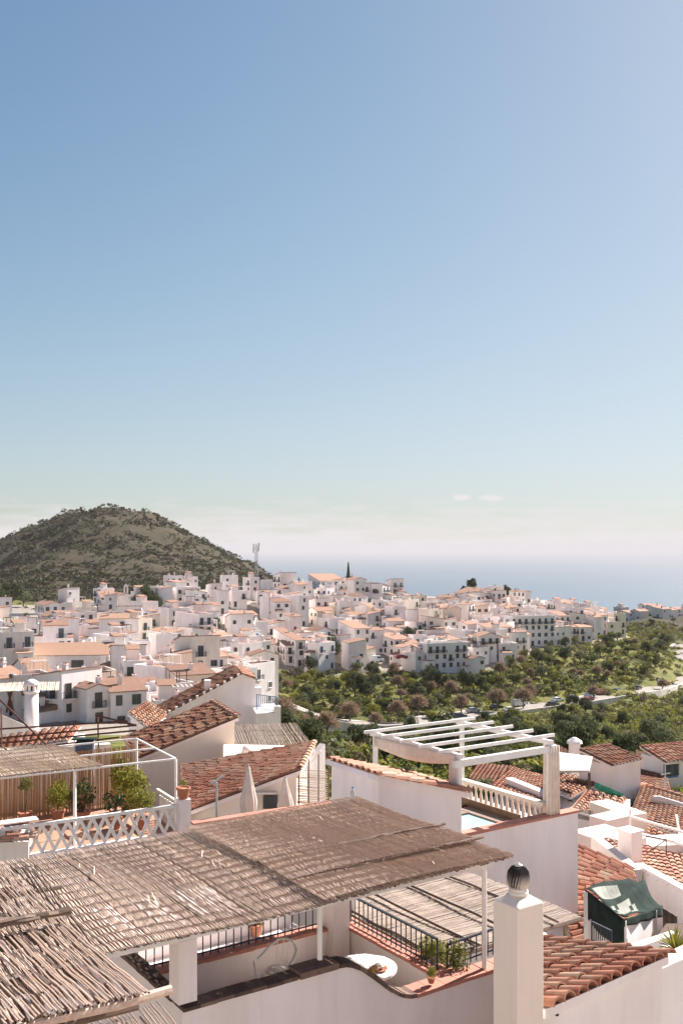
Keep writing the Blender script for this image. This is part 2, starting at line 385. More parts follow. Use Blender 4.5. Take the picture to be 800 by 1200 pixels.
def terrain():
    t = np.linspace(-1, 1, 261); xs = np.sinh(t * 4.6) / np.sinh(4.6) * 6000
    s = np.linspace(np.arcsinh(-300 / 120), np.arcsinh(6500 / 120), 300); ys = np.sinh(s) * 120
    X, Yy = np.meshgrid(xs, ys); Z = hgt(X, Yy)
    nx, ny = len(xs), len(ys)
    vs = np.stack([X.ravel(), Yy.ravel(), Z.ravel()], 1)
    i = np.arange((nx - 1) * (ny - 1)); r = i // (nx - 1); c = i % (nx - 1); a = r * nx + c
    fs = np.stack([a, a + 1, a + nx + 1, a + nx], 1)
    me = bpy.data.meshes.new('ground'); me.from_pydata(vs.tolist(), [], fs.tolist()); me.materials.append(M['ground'])
    me.polygons.foreach_set('use_smooth', [True] * len(me.polygons))
    # lanes and yards of the town are paved with pale stone
    y_ = np.maximum(vs[:, 1], 1.0); px = 400 + vs[:, 0] / y_ * F; py = H - vs[:, 2] / y_ * F
    lo = np.interp(px, [-400, 160, 240, 305, 312, 385, 480, 550, 600, 650, 735], [870, 870, 860, 845, 788, 789, 788, 795, 773, 759, 747])
    pav = ((vs[:, 1] > 110) & (vs[:, 1] < 500) & (px < 735) & (py < lo) | (vs[:, 1] < 45)).astype(np.float32)
    at = me.attributes.new('paved', 'FLOAT', 'POINT'); at.data.foreach_set('value', pav)
    me.update(); struct(link(me, 'ground'))
q = NT('ground'); w = q.world((1, 1, 1.6)); n1 = q.noise(w, 0.022, 6, 0.6); n2 = q.noise(w, 0.14, 5, 0.7); n3 = q.noise(w, 0.9, 4, 0.7)
sep = q.n('ShaderNodeSeparateXYZ'); q.l(q.world(), sep.inputs[0])
valley = q.ramp(n2, [(0.32, (0.055, 0.062, 0.02)), (0.46, (0.12, 0.125, 0.03)), (0.56, (0.19, 0.18, 0.045)), (0.66, (0.17, 0.13, 0.075)), (0.8, (0.26, 0.19, 0.12))])
hillc = q.ramp(q.mix(0.6, n1, n2), [(0.38, (0.030, 0.030, 0.021)), (0.48, (0.046, 0.039, 0.027)), (0.58, (0.075, 0.055, 0.037)), (0.68, (0.045, 0.040, 0.027))])
far = q.math('MULTIPLY', q.math('SUBTRACT', sep.outputs[1], 500.0), 0.012, True)
c = q.mix(far, valley, hillc)
at_ = q.n('ShaderNodeAttribute', attribute_name='paved'); c = q.mix(at_.outputs['Fac'], c, (0.34, 0.295, 0.26))
c = q.mix(q.math('MULTIPLY', q.ramp(n3, [(0.4, (0, 0, 0)), (0.65, (1, 1, 1))]), 0.5), c, (0.06, 0.06, 0.03))
q.col(c); q.bump(n3, 0.8, 0.6); q.done(0.95, 0, 0.1)
terrain()
q = NT('sea'); w = q.world((1, 1, 1)); q.col((0.022, 0.08, 0.13)); q.bump(q.noise(w, 0.035, 6, 0.7), 0.5, 6.0); q.done(0.55, 0, 0.25)
sea_mb = MB(); ang = [2 * math.pi * i / 64 for i in range(64)]
sea_mb.add([(90000 * math.cos(a), 90000 * math.sin(a), -300) for a in ang], [tuple(range(64))])
struct(sea_mb.build('sea', 'sea'))

# ------------------------------------------------------------------ shared builders
def tile_geo(mb, a0, a1, r0, r1, up, plug=-1, n=4):
    "one barrel tile from upper end a0 (radius r0) to lower end a1 (radius r1)"
    d = (a1 - a0).normalized(); s = d.cross(up).normalized(); w = s.cross(d).normalized()
    vs = []
    for p, r in ((a0, r0), (a1, r1)):
        for j in range(n + 1):
            t = math.pi * j / n; vs.append(p + s * (math.cos(t) * r) + w * (math.sin(t) * r * 0.85))
    for j in range(n + 1):
        t = math.pi * j / n; vs.append(a1 + s * (math.cos(t) * r1 * .8) + w * (math.sin(t) * r1 * 0.62))
    k = n + 1
    mb.add(vs, [(j, j + 1, k + j + 1, k + j) for j in range(n)] + [(k + j, k + j + 1, 2 * k + j + 1, 2 * k + j) for j in range(n)], 0)
    if plug >= 0:
        pv = [a1 + d * .004 + s * (math.cos(math.pi * j / n) * r1 * .8) + w * (math.sin(math.pi * j / n) * r1 * .62) for j in range(n + 1)]
        mb.add(pv, [tuple(range(n, -1, -1))], plug)

def tile_roof(RL, RR, EL, ER, mat, parent, sp=0.24, ln=0.42, single=False, plug=True, thick=0.12, name='roof', deck='white', rag=0.0):
    "roof plane with real barrel tiles; RL,RR ridge ends, EL,ER eave ends"
    RL, RR, EL, ER = map(Vector, (RL, RR, EL, ER))
    nu = max(2, int(round((EL - ER).length / sp))); nv = max(2, int(round(((RL - EL).length + (RR - ER).length) / 2 / ln)))
    up = (RR - RL).cross(EL - RL); up = up if up.z > 0 else -up; up.normalize()
    dk = MB(); dn = up * thick
    dk.hexa([RL - dn, RR - dn, ER - dn, EL - dn, RL, RR, ER, EL])
    root = dk.build(name, deck, parent)
    def pt(u, v): return (RL.lerp(RR, u)).lerp(EL.lerp(ER, u), v)
    mb = MB(); rr = sp * 0.46
    for i in range(nu):
        u = (i + .5) / nu; ph_ = random.random() * .9 if not single else 0.0
        for jj in range(nv + (1 if ph_ else 0)):
            j = jj - ph_; last = jj == (nv if ph_ else nv - 1)
            o = Vector((0, 0, random.uniform(-1, 1) * .006)) + (RR - RL).normalized() * random.uniform(-1, 1) * .014
            e = 1.0 + random.uniform(-1, 1) * rag / max(1, nv)
            a0 = pt(u, max(0.0, (j - 0.08) / nv)) + up * .012 + o; a1 = pt(u, 1.0 * e + .012 if last else (j + 1) / nv) + up * .042 + o
            if single:
                one = MB(); tile_geo(one, a0, a1, rr * .82, rr, up, 1 if (plug and last) else -1, 6)
                one.build('tile', [mat, 'white_old'], root)
            else:
                tile_geo(mb, a0, a1, rr * .82, rr, up, 1 if (plug and last) else -1)
    for i in range(nu + 1):                                   # channel tiles between the covers
        u = min(max(i / nu, .002), .998); ch = mb if not single else MB()
        a, b = pt(u, 0) + up * .008, pt(u, 1.0) + up * .010; s = (RR - RL).normalized() * sp * .30
        ch.add([a - s, a + s, b + s, b - s], [(0, 1, 2, 3)])
        if single: ch.build('channel_tile', mat, root)
    if not single:
        o = mb.build('tiles', [mat, 'white_old'], root); o['kind'] = 'stuff'
    return root

def ridge_tiles(a, b, mat, parent, r=.13, ln=.4):
    a, b = Vector(a), Vector(b); n = max(2, int((b - a).length / ln)); mb = MB()
    for i in range(n):
        tile_geo(mb, a.lerp(b, (i - .08) / n) + ZX * .02, a.lerp(b, (i + 1) / n) + ZX * .05, r * .85, r, ZX)
    return mb.build('ridge_tiles', mat, parent)

def reed_mat(o, U, V, wu, wv, parent, mat='reed', sp=.032, r=.011, rows=.33, amp=.03, jag=.08, nsingle=0, seg=6, droop=0.0, name='cane', coarse=False, sides=3, skew=0.0, layers=1):
    "a mat of canes lying along V, side by side along U, tied in rows"
    o, U, V = Vector(o), Vector(U), Vector(V); N = U.cross(V).normalized(); N = N if N.z > 0 else -N
    n = int(wu / sp); allmb = MB(); k = max(2, int(round(wv / rows)))
    order = list(range(n * layers))
    for idx in order:
        i = idx % n; lay = idx // n
        u = (i + .5 + random.uniform(-.35, .35)) * sp
        v0 = -random.random() * jag; v1 = wv + random.random() * jag * .6
        if random.random() < .015: v1 = wv * random.uniform(.5, 1)
        pts = []; rr = r * random.uniform(.65, 1.25); ph = random.uniform(-.03, .03); lz = random.uniform(-.2, .4) * r
        dr = random.uniform(-.014, .014); m = k * seg // 2
        for j in range(m + 1):
            v = v0 + (v1 - v0) * j / m
            w = amp * abs(math.sin(math.pi * (v / rows + ph))) * (1 + .5 * math.sin(u * 2.3 + v)) + .012 * math.sin(u * 1.1) + .02 * math.sin(u * .9 + v * 1.7)
            pts.append(o + U * (u + dr * j / m + random.uniform(-.2, .2) * r + skew * v) + V * v + N * (w + lz + lay * r * 1.5 + random.uniform(-.3, .3) * r))
        tgt = MB() if idx < nsingle else allmb
        tgt.tube(pts, [rr * (1 - .35 * j / m) for j in range(m + 1)], sides, cap=False)
        if idx < nsingle: tgt.build(name, mat, parent)
    if allmb.v:
        q = allmb.build('canes' if nsingle == 0 else 'cane_bundle', mat, parent); q['kind'] = 'stuff'
    return n

def wall_poly(mb, p, q, z0, prof, th, nrm, mat=0):
    "wall from p to q of thickness th along nrm whose top follows prof [(t,z)...]"
    p, q = Vector(p), Vector(q); n = len(prof); vs = []
    for off in (Vector((0, 0, 0)), nrm * th):
        for t, zt in prof:
            a = p.lerp(q, t) + off; vs += [(a.x, a.y, z0), (a.x, a.y, zt)]
    fs = []
    for i in range(n - 1):
        a, b = 2 * i, 2 * i + 2; c = 2 * n
        fs += [(a, b, b + 1, a + 1), (c + b, c + a, c + a + 1, c + b + 1), (a + 1, b + 1, c + b + 1, c + a + 1)]
    fs += [(0, 1, 2 * n + 1, 2 * n), (2 * n - 2, 4 * n - 2, 4 * n - 1, 2 * n - 1)]
    mb.add(vs, fs, mat)

# ------------------------------------------------------------------ houses
WIN = {}
def window_mesh(w, h, frame, door=False):
    key = (round(w, 1), round(h, 1), frame, door)
    if key in WIN: return WIN[key]
    mb = MB(); t = .09
    X, Y_ = Vector((1, 0, 0)), Vector((0, -1, 0))
    for (x0, x1, z0, z1) in ((-w / 2 - t, -w / 2, 0, h + t), (w / 2, w / 2 + t, 0, h + t), (-w / 2, w / 2, h, h + t), (-w / 2, w / 2, -t if not door else 0, 0.001 if not door else .02), (-.025, .025, .02, h)):
        mb.box((x0, .05, z0), X * (x1 - x0), Y_ * .11, ZX * (z1 - z0), 0)
    mb.box((-w / 2, .05, 0), X * w, Y_ * .075, ZX * h, 1)
    if not door: mb.box((-w / 2 - .15, .05, -t - .06), X * (w + .3), Y_ * .2, ZX * .055, 2)
    WIN[key] = mb.mesh('window', [frame, 'glass_dark', 'white']); return WIN[key]
BAL = {}
def balcony_mesh(w):
    w = round(w * 2) / 2
    if w in BAL: return BAL[w]
    mb = MB(); mb.box((-w / 2, .05, -.15), (w, 0, 0), (0, -.85, 0), (0, 0, .15), 0)
    for k in range(int(w / .16) + 1): mb.box((-w / 2 + .01 + k * .16, -.78, 0), (.03, 0, 0), (0, .03, 0), (0, 0, .95), 1)
    mb.box((-w / 2, -.80, .95), (w, 0, 0), (0, .06, 0), (0, 0, .05), 1)
    for sx in (-w / 2, w / 2 - .04):
        mb.box((sx, -.74, .95), (.04, 0, 0), (0, .75, 0), (0, 0, .05), 1)
        for k in range(4): mb.box((sx, -.6 + k * .17, 0), (.03, 0, 0), (0, .03, 0), (0, 0, .95), 1)
    BAL[w] = mb.mesh('balcony', ['white', 'iron']); return BAL[w]
CHM = {}
def chimney_mesh(k):
    if k in CHM: return CHM[k]
    mb = MB()
    if k == 0:
        mb.cbox((0, 0, .4), (.6, 0, 0), (0, .6, 0), (0, 0, 1.8), 0); mb.cbox((0, 0, 1.34), (.78, 0, 0), (0, .78, 0), (0, 0, .1), 0)
        for sx in (-1, 1):
            for sy in (-1, 1): mb.cbox((sx * .24, sy * .24, 1.5), (.12, 0, 0), (0, .12, 0), (0, 0, .25), 0)
        mb.add([(-.42, -.42, 1.62), (.42, -.42, 1.62), (.42, .42, 1.62), (-.42, .42, 1.62), (0, 0, 1.9)], [(0, 1, 4), (1, 2, 4), (2, 3, 4), (3, 0, 4), (3, 2, 1, 0)], 1)
    else:
        mb.cbox((0, 0, .3), (.5, 0, 0), (0, .9, 0), (0, 0, 1.6), 0); mb.cbox((0, 0, 1.14), (.64, 0, 0), (0, 1.04, 0), (0, 0, .08), 0)
        mb.cbox((0, .2, 1.3), (.2, 0, 0), (0, .2, 0), (0, 0, .25), 1); mb.cbox((0, -.2, 1.3), (.2, 0, 0), (0, .2, 0), (0, 0, .25), 1)
    CHM[k] = mb.mesh('chimney', ['white', 'roof_far_red']); return CHM[k]

def house(Mc, ang, wa, wb, z0, z1, roof, label, group='white village houses', wall='white', roofmat='roof_far_red', storey=2.9, win='frame_brown', wina=True, winb=True,
          dens=.85, balc=.2, chim=True, rise=None, name='house', nocat=None, wh=1.35, tiles=None, rng=random, door=True, over=.25, lip=.55, annex=0.0):
    "a block whose near corner is Mc, one side along dirs(ang)[0] (to the right), the other along [1] (to the left)"
    a, b = dirs(ang); Mc = Vector((Mc[0], Mc[1], 0)); th = thing(name, label, 'house', (Mc.x, Mc.y, z0), group)
    c = [Mc, Mc + a * wa, Mc + a * wa + b * wb, Mc + b * wb]
    mb = MB(); vs = [(p.x, p.y, z0) for p in c]; up = lambda p, zz: Vector((p.x, p.y, zz))
    if rise is None: rise = .16 * (wb if roof.endswith('a') else wa)
    if roof == 'flat':
        mb.prism([(p.x, p.y) for p in c], z0, z1); mb.build('wall', wall, th)
        pb = MB(); ins = .22
        for i in range(4):
            p, q = c[i], c[(i + 1) % 4]; d = (q - p).normalized(); n = Vector((-d.y, d.x, 0))
            pb.box(up(p + d * (ins + .003), z1 - .002), (q - p) - d * (2 * ins + .006) if False else (q - p) - d * (ins + .006), n * ins, ZX * lip)
        pb.build('parapet', wall, th)
        fl = MB(); fl.prism([(p.x, p.y) for p in [Mc + a * .25 + b * .25, Mc + a * (wa - .25) + b * .25, Mc + a * (wa - .25) + b * (wb - .25), Mc + a * .25 + b * (wb - .25)]], z1 - .1, z1 + .03)
        fl.build('roof_terrace', 'terracotta_floor' if rng.random() < .6 else 'concrete', th)
        if rng.random() < .55 and min(wa, wb) > 5:      # stair head on the terrace
            t = MB(); o = Mc + a * rng.uniform(.5, wa * .45) + b * rng.uniform(wb * .3, wb * .5); sw, sd_ = wa * rng.uniform(.3, .45), wb * rng.uniform(.3, .45)
            t.box(up(o, z1), a * sw, b * sd_, ZX * 2.2); t.build('stair_head', wall, th)
            r = MB(); o2 = o - a * .2 - b * .2; r.hexa([up(o2, z1 + 2.203), up(o2 + a * (sw + .4), z1 + 2.203), up(o2 + a * (sw + .4) + b * (sd_ + .4), z1 + 2.203), up(o2 + b * (sd_ + .4), z1 + 2.203),
                                                   up(o2, z1 + 2.32), up(o2 + a * (sw + .4), z1 + 2.32), up(o2 + a * (sw + .4) + b * (sd_ + .4), z1 + 2.9), up(o2 + b * (sd_ + .4), z1 + 2.9)])
            r.build('stair_head_roof', roofmat, th)
        if rng.random() < .5 and min(wa, wb) > 4.5:     # awning frame on the terrace
            t = MB(); o = Mc + a * wa * rng.uniform(.4, .55) + b * .5; sw, sd_ = wa * .38, wb * .4
            for i_ in (0, 1):
                for j_ in (0, 1): t.box(up(o + a * i_ * sw + b * j_ * sd_, z1 + .03), a * .1, b * .1, ZX * 2.2)
            for i_ in range(5): t.box(up(o + a * (sw * i_ / 4) - b * .2, z1 + 2.23), a * .1, b * (sd_ + .5), ZX * .1)
            t.build('terrace_pergola', rng.choice(('white_paint', 'bark', 'white_paint')), th)
        if rng.random() < .4:
            t = MB(); o = Mc + a * wa * rng.uniform(.1, .8) + b * wb * rng.uniform(.6, .85); t.lathe([(.55, 0), (.55, .9), (.3, 1.05)], up(o, z1 + .25), 10); t.build('water_tank', rng.choice(('white_paint', 'concrete', 'frame_blue')), th)
        if rng.random() < .4:
            t = MB(); o = up(Mc + a * wa * rng.uniform(.1, .9) + b * wb * rng.uniform(.2, .8), z1); t.tube([o, o + ZX * 2.8], .035, 4); t.bar(o + ZX * 2.5 - a * .5, o + ZX * 2.5 + a * .5, .04); t.bar(o + ZX * 2.7 - a * .35, o + ZX * 2.7 + a * .35, .04); t.build('aerial', 'galvanised', th)
    else:
        # eave heights at the four corners
        if roof == 'gable_a':     # ridge runs along a
            m1, m2 = (c[1] + c[2]) / 2, (c[3] + c[0]) / 2; zr = z1 + rise
            mb.add([up(p, z0) for p in c] + [up(p, z1) for p in c] + [up(m1, zr), up(m2, zr)],
                   [(3, 2, 1, 0), (0, 1, 5, 4), (1, 2, 6, 8, 5), (2, 3, 7, 6), (3, 0, 4, 9, 7), (4, 5, 8, 9), (6, 7, 9, 8)])
            planes = [(m2, m1, c[0], c[1], zr, z1), (m1, m2, c[2], c[3], zr, z1)]
        elif roof == 'gable_b':
            m1, m2 = (c[0] + c[1]) / 2, (c[2] + c[3]) / 2; zr = z1 + rise
            mb.add([up(p, z0) for p in c] + [up(p, z1) for p in c] + [up(m1, zr), up(m2, zr)],
                   [(3, 2, 1, 0), (0, 1, 5, 8, 4), (1, 2, 6, 5), (2, 3, 7, 9, 6), (3, 0, 4, 7), (5, 6, 9, 8), (7, 4, 8, 9)])
            planes = [(m1, m2, c[1], c[2], zr, z1), (m2, m1, c[3], c[0], zr, z1)]
        else:
            # mono_a: falls toward the viewer's right front (-b); mono_b: falls toward -a; mono_A: falls toward +b; mono_B: falls toward +a
            k = {'mono_a': (0, 0, 1, 1), 'mono_b': (0, 1, 1, 0), 'mono_A': (1, 1, 0, 0), 'mono_B': (1, 0, 0, 1)}[roof]
            zz = [z1 + rise * t for t in k]
            mb.add([up(p, z0) for p in c] + [up(p, h_) for p, h_ in zip(c, zz)], [(3, 2, 1, 0), (0, 1, 5, 4), (1, 2, 6, 5), (2, 3, 7, 6), (3, 0, 4, 7), (4, 5, 6, 7)])
            i = {'mono_a': (3, 2, 0, 1), 'mono_b': (1, 2, 0, 3), 'mono_A': (0, 1, 3, 2), 'mono_B': (0, 3, 1, 2)}[roof]
            planes = [(c[i[0]], c[i[1]], c[i[2]], c[i[3]], z1 + rise, z1)]
        mb.build('wall', wall, th)
        rp = MB(); ov = over
        for (r0, r1, e0, e1, zr, ze) in planes:
            d = (r1 - r0).normalized(); dn = (e0 - r0); L = dn.length; dn = dn.normalized(); sl = (zr - ze) / L
            bk = 0.0 if roof.startswith('gable') else .15
            q = [up(r0 - d * ov - dn * bk, zr + .03 + sl * bk), up(r1 + d * ov - dn * bk, zr + .03 + sl * bk), up(e1 + d * ov + dn * ov, ze + .03 - sl * ov), up(e0 - d * ov + dn * ov, ze + .03 - sl * ov)]
            if tiles:
                tile_roof(q[0], q[1], q[3], q[2], tiles, th, sp=.26, ln=.5)
            else:
                rp.hexa([v_ for v_ in q] + [v_ + ZX * .14 for v_ in q])
        if not tiles: rp.build('roof', roofmat, th)
        elif roof.startswith('gable'): ridge_tiles(up(planes[0][0], planes[0][4] + .12), up(planes[0][1], planes[0][4] + .12), tiles, th)
    if annex and rng.random() < annex:                    # lower wing stepping down from the block
        zx = z0 + (z1 - z0) * rng.uniform(.45, .78); k_ = rng.random() < .6
        o, d1, d2, l1, l2 = (c[0] + a * wa * rng.uniform(0, .4), a, -b, wa * rng.uniform(.4, .6), rng.uniform(2.0, 3.6)) if k_ else (c[0] + b * wb * rng.uniform(.1, .4), b, -a, wb * rng.uniform(.4, .6), rng.uniform(1.8, 3.2))
        t = MB(); t.box(up(o, z0 - 2), d1 * l1, d2 * l2, ZX * (zx - z0 + 2)); t.build('annexe_wall', wall, th)
        t = MB(); q_ = [up(o - d1 * .15, zx), up(o + d1 * (l1 + .15), zx), up(o + d1 * (l1 + .15) + d2 * (l2 + .2), zx), up(o - d1 * .15 + d2 * (l2 + .2), zx)]
        tl = rng.random() < .55; hh_ = (.75, .75, .13, .13) if tl else (.12,) * 4
        t.hexa([v_ + ZX * .003 for v_ in q_] + [v_ + ZX * h_ for v_, h_ in zip(q_, hh_)]); t.build('annexe_roof', roofmat if tl else 'terracotta_floor', th)
        q_ = o + d1 * l1 * .5 + d2 * l2; dd_ = d1 if k_ else -d1
        link(window_mesh(.8, 1.0, win), 'window', th, (q_.x, q_.y, zx - 1.9), math.atan2(dd_.y, dd_.x))
    nst = max(1, int((z1 - z0 - .3) / storey))
    for on, p, d, L, nrm, rot in ((wina, c[0], a, wa, -b, math.atan2(a.y, a.x)), (winb, c[3], -b, wb, -a, math.atan2(-b.y, -b.x))):
        if not on: continue
        n = max(1, int(L / 2.6)); dd = int(rng.random() * n)
        bal = rng.random() < balc
        for s in range(nst):
            zf = z1 - (nst - s) * storey + .12
            for k in range(n):
                if rng.random() > dens: continue
                t = (k + .5 + rng.uniform(-.08, .08)) / n * L; q = p + d * t
                ww = rng.choice((.8, 1.0, 1.0, 1.2))
                if s == 0 and k == dd and door:
                    link(window_mesh(1.0, 2.1, rng.choice(('frame_brown', win)), True), 'door', th, (q.x, q.y, zf), rot)
                elif bal and s == nst - 1 or rng.random() < .12:
                    link(window_mesh(1.0, 2.1, win, True), 'balcony_door', th, (q.x, q.y, zf), rot)
                    if s > 0: link(balcony_mesh(2.0), 'balcony', th, (q.x, q.y, zf - .02), rot)
                else:
                    link(window_mesh(ww, wh, win), 'window', th, (q.x, q.y, zf + .9), rot)
    if chim and rng.random() < .75:
        o = Mc + a * wa * rng.uniform(.3, .8) + b * wb * rng.uniform(.35, .7)
        link(chimney_mesh(rng.randrange(2)), 'chimney', th, (o.x, o.y, z1 + (0.25 if roof == 'flat' else rise * .5)), R(90 - ang))
    return th

# ------------------------------------------------------------------ trees
def leaf_cloud(n, fn, size, rng):
    "n small leaf faces, positions and normals from fn"
    v = np.empty((n * 4, 3)); P_, N_ = fn(n)
    t = rng.normal(size=(n, 3)); t -= (t * N_).sum(1, keepdims=True) * N_; t /= np.linalg.norm(t, axis=1, keepdims=True) + 1e-9
    b = np.cross(N_, t); s = size * rng.uniform(.6, 1.4, (n, 1))
    v[0::4] = P_ - t * s; v[1::4] = P_ + b * s * .55; v[2::4] = P_ + t * s; v[3::4] = P_ - b * s * .55
    return v
def crown_mesh(name, mat, n, size, rx, rz, clumps, seed, cone=False, hole=.0):
    rng = np.random.default_rng(seed)
    cc = rng.normal(size=(clumps, 3)); cc /= np.linalg.norm(cc, axis=1, keepdims=True); cc *= rng.uniform(.35, .8, (clumps, 1)); cc[:, 2] = cc[:, 2] * .8
    cr = rng.uniform(.25, .5, clumps)
    def fn(n):
        k = rng.integers(0, clumps, n); d = rng.normal(size=(n, 3)); d /= np.linalg.norm(d, axis=1, keepdims=True)
        p = cc[k] + d * (cr[k] * rng.uniform(.55, 1.0, n) ** .5)[:, None]
        if cone:
            h = rng.uniform(0, 1, n) ** .8; a = rng.uniform(0, 2 * math.pi, n); rad = np.where(h < .12, h / .12, (1 - h) ** .8 * 1.05) * (.75 + .25 * rng.random(n)) + .03
            p = np.stack([np.cos(a) * rad, np.sin(a) * rad, h * 2 - 1], 1); d = np.stack([np.cos(a), np.sin(a), rng.normal(.4, .4, n)], 1)
        nn = d + rng.normal(size=(n, 3)) * .55; nn /= np.linalg.norm(nn, axis=1, keepdims=True)
        return p * np.array([rx, rx, rz]), nn
    v = leaf_cloud(n, fn, size, rng)
    me = bpy.data.meshes.new(name); f = np.arange(n * 4).reshape(n, 4)
    me.from_pydata(v.tolist(), [], f.tolist()); me.materials.append(M[mat]); me.update(); return me
def trunk_mesh(h, r, spread, nb, seed, mat='bark'):
    rg = random.Random(seed); mb = MB()
    mb.tube([(0, 0, -.4), (rg.uniform(-.1, .1), rg.uniform(-.1, .1), h * .5), (rg.uniform(-.2, .2), rg.uniform(-.2, .2), h)], [r, r * .8, r * .6], 6)
    for k in range(nb):
        a = 2 * math.pi * k / nb + rg.random(); e = h + spread * rg.uniform(.3, .8)
        mb.tube([(0, 0, h * .8), (math.cos(a) * spread * .4, math.sin(a) * spread * .4, (h + e) / 2), (math.cos(a) * spread * .8, math.sin(a) * spread * .8, e)], [r * .55, r * .35, r * .1], 5)
    return mb.mesh('trunk', mat)
def twig_crown(seed, n=420, R0=1.9):
    rg = random.Random(seed); mb = MB()
    for k in range(n):
        a = rg.uniform(0, 2 * math.pi); e = rg.uniform(-.35, 1.45); l = rg.uniform(.65, 1.0)
        d = Vector((math.cos(a) * math.cos(e), math.sin(a) * math.cos(e), math.sin(e) * .85)); p = d * R0 * rg.uniform(.15, .55)
        q = d * R0 * l + Vector((rg.uniform(-.3, .3), rg.uniform(-.3, .3), rg.uniform(-.1, .3)))
        s = d.cross(Vector((rg.uniform(-1, 1), rg.uniform(-1, 1), rg.uniform(-1, 1)))).normalized() * .035
        mb.add([p - s * 1.6, p + s * 1.6, q + s, q - s], [(0, 1, 2, 3)])
        for _ in range(3):
            t = rg.uniform(.4, 1); w = p.lerp(q, t); e2 = w + (d + Vector((rg.uniform(-1, 1), rg.uniform(-1, 1), rg.uniform(-.6, .9)))) * .28
            mb.add([w - s, w + s, e2 + s * .5, e2 - s * .5], [(0, 1, 2, 3)])
    return mb.mesh('crown', 'twig')
TREES = {}
def tree_kinds():
    T = TREES
    T['citrus'] = [(crown_mesh('crown', 'leaf_green', 1700, .17, 2.0, 1.7, 16, 11 + i), trunk_mesh(1.4, .16, 1.3, 4, i), 2.6) for i in range(3)]
    T['dark'] = [(crown_mesh('crown', 'leaf_dark', 1900, .19, 2.4, 2.3, 18, 31 + i), trunk_mesh(1.8, .22, 1.6, 4, 20 + i), 3.4) for i in range(3)]
    T['olive'] = [(crown_mesh('crown', 'leaf_olive', 1500, .16, 2.2, 1.7, 14, 51 + i), trunk_mesh(1.4, .22, 1.4, 4, 40 + i, 'bark_grey'), 2.8) for i in range(3)]
    T['yellow'] = [(crown_mesh('crown', 'leaf_yellow', 1100, .15, 1.6, 1.2, 12, 71 + i), trunk_mesh(.8, .12, .9, 4, 60 + i), 1.6) for i in range(2)]
    T['bare'] = [(twig_crown(81 + i), trunk_mesh(1.9, .17, 1.4, 6, 80 + i, 'bark_grey'), 2.4) for i in range(3)]
    T['cypress'] = [(crown_mesh('crown', 'leaf_dark', 1300, .22, 1.15, 4.6, 8, 91, cone=True), trunk_mesh(1.0, .2, .2, 2, 90), 5.0)]
    T['pine'] = [(crown_mesh('crown', 'leaf_dark', 1700, .34, 3.2, 4.0, 20, 95), trunk_mesh(4.0, .3, 2.2, 5, 94), 6.5)]
tree_kinds()
TN = {'citrus': 'citrus_tree', 'dark': 'evergreen_tree', 'olive': 'olive_tree', 'yellow': 'flowering_bush', 'bare': 'bare_tree', 'cypress': 'cypress_tree', 'pine': 'pine_tree'}
def tree(kind, p, s, label, group=None, sz=1.0, rng=random):
    cm_, tm, zc = rng.choice(TREES[kind]); th = thing(TN[kind], label, 'bush' if kind == 'yellow' else 'tree', p, group); r = rng.uniform(0, 6.28)
    link(cm_, 'crown', th, (p[0], p[1], p[2] + zc * s * sz), r, (s * rng.uniform(.9, 1.1), s, s * sz))
    link(tm, 'trunk', th, tuple(p), r, (s, s, s * sz)); return th

# ------------------------------------------------------------------ village
VR = random.Random(21)
placed = []
def clear(x, y, r): return all((x - a) ** 2 + (y - b) ** 2 > (r + c_) ** 2 for a, b, c_ in placed)
NUM = {1: 'one-storey', 2: 'two-storey', 3: 'three-storey', 4: 'four-storey', 5: 'five-storey'}
ROOFW = {'flat': 'flat terrace roof', 'gable_a': 'pitched tile roof', 'gable_b': 'tiled gable roof', 'mono_a': 'tile roof sloping to the valley', 'mono_b': 'single-slope tile roof', 'mono_A': 'back-sloping tile roof', 'mono_B': 'side-sloping tile roof'}
FRW = {'frame_brown': 'brown', 'frame_blue': 'blue', 'frame_green': 'green', 'white_paint': 'white'}
used = {}
def uniq(l):
    used[l] = used.get(l, 0) + 1
    return l
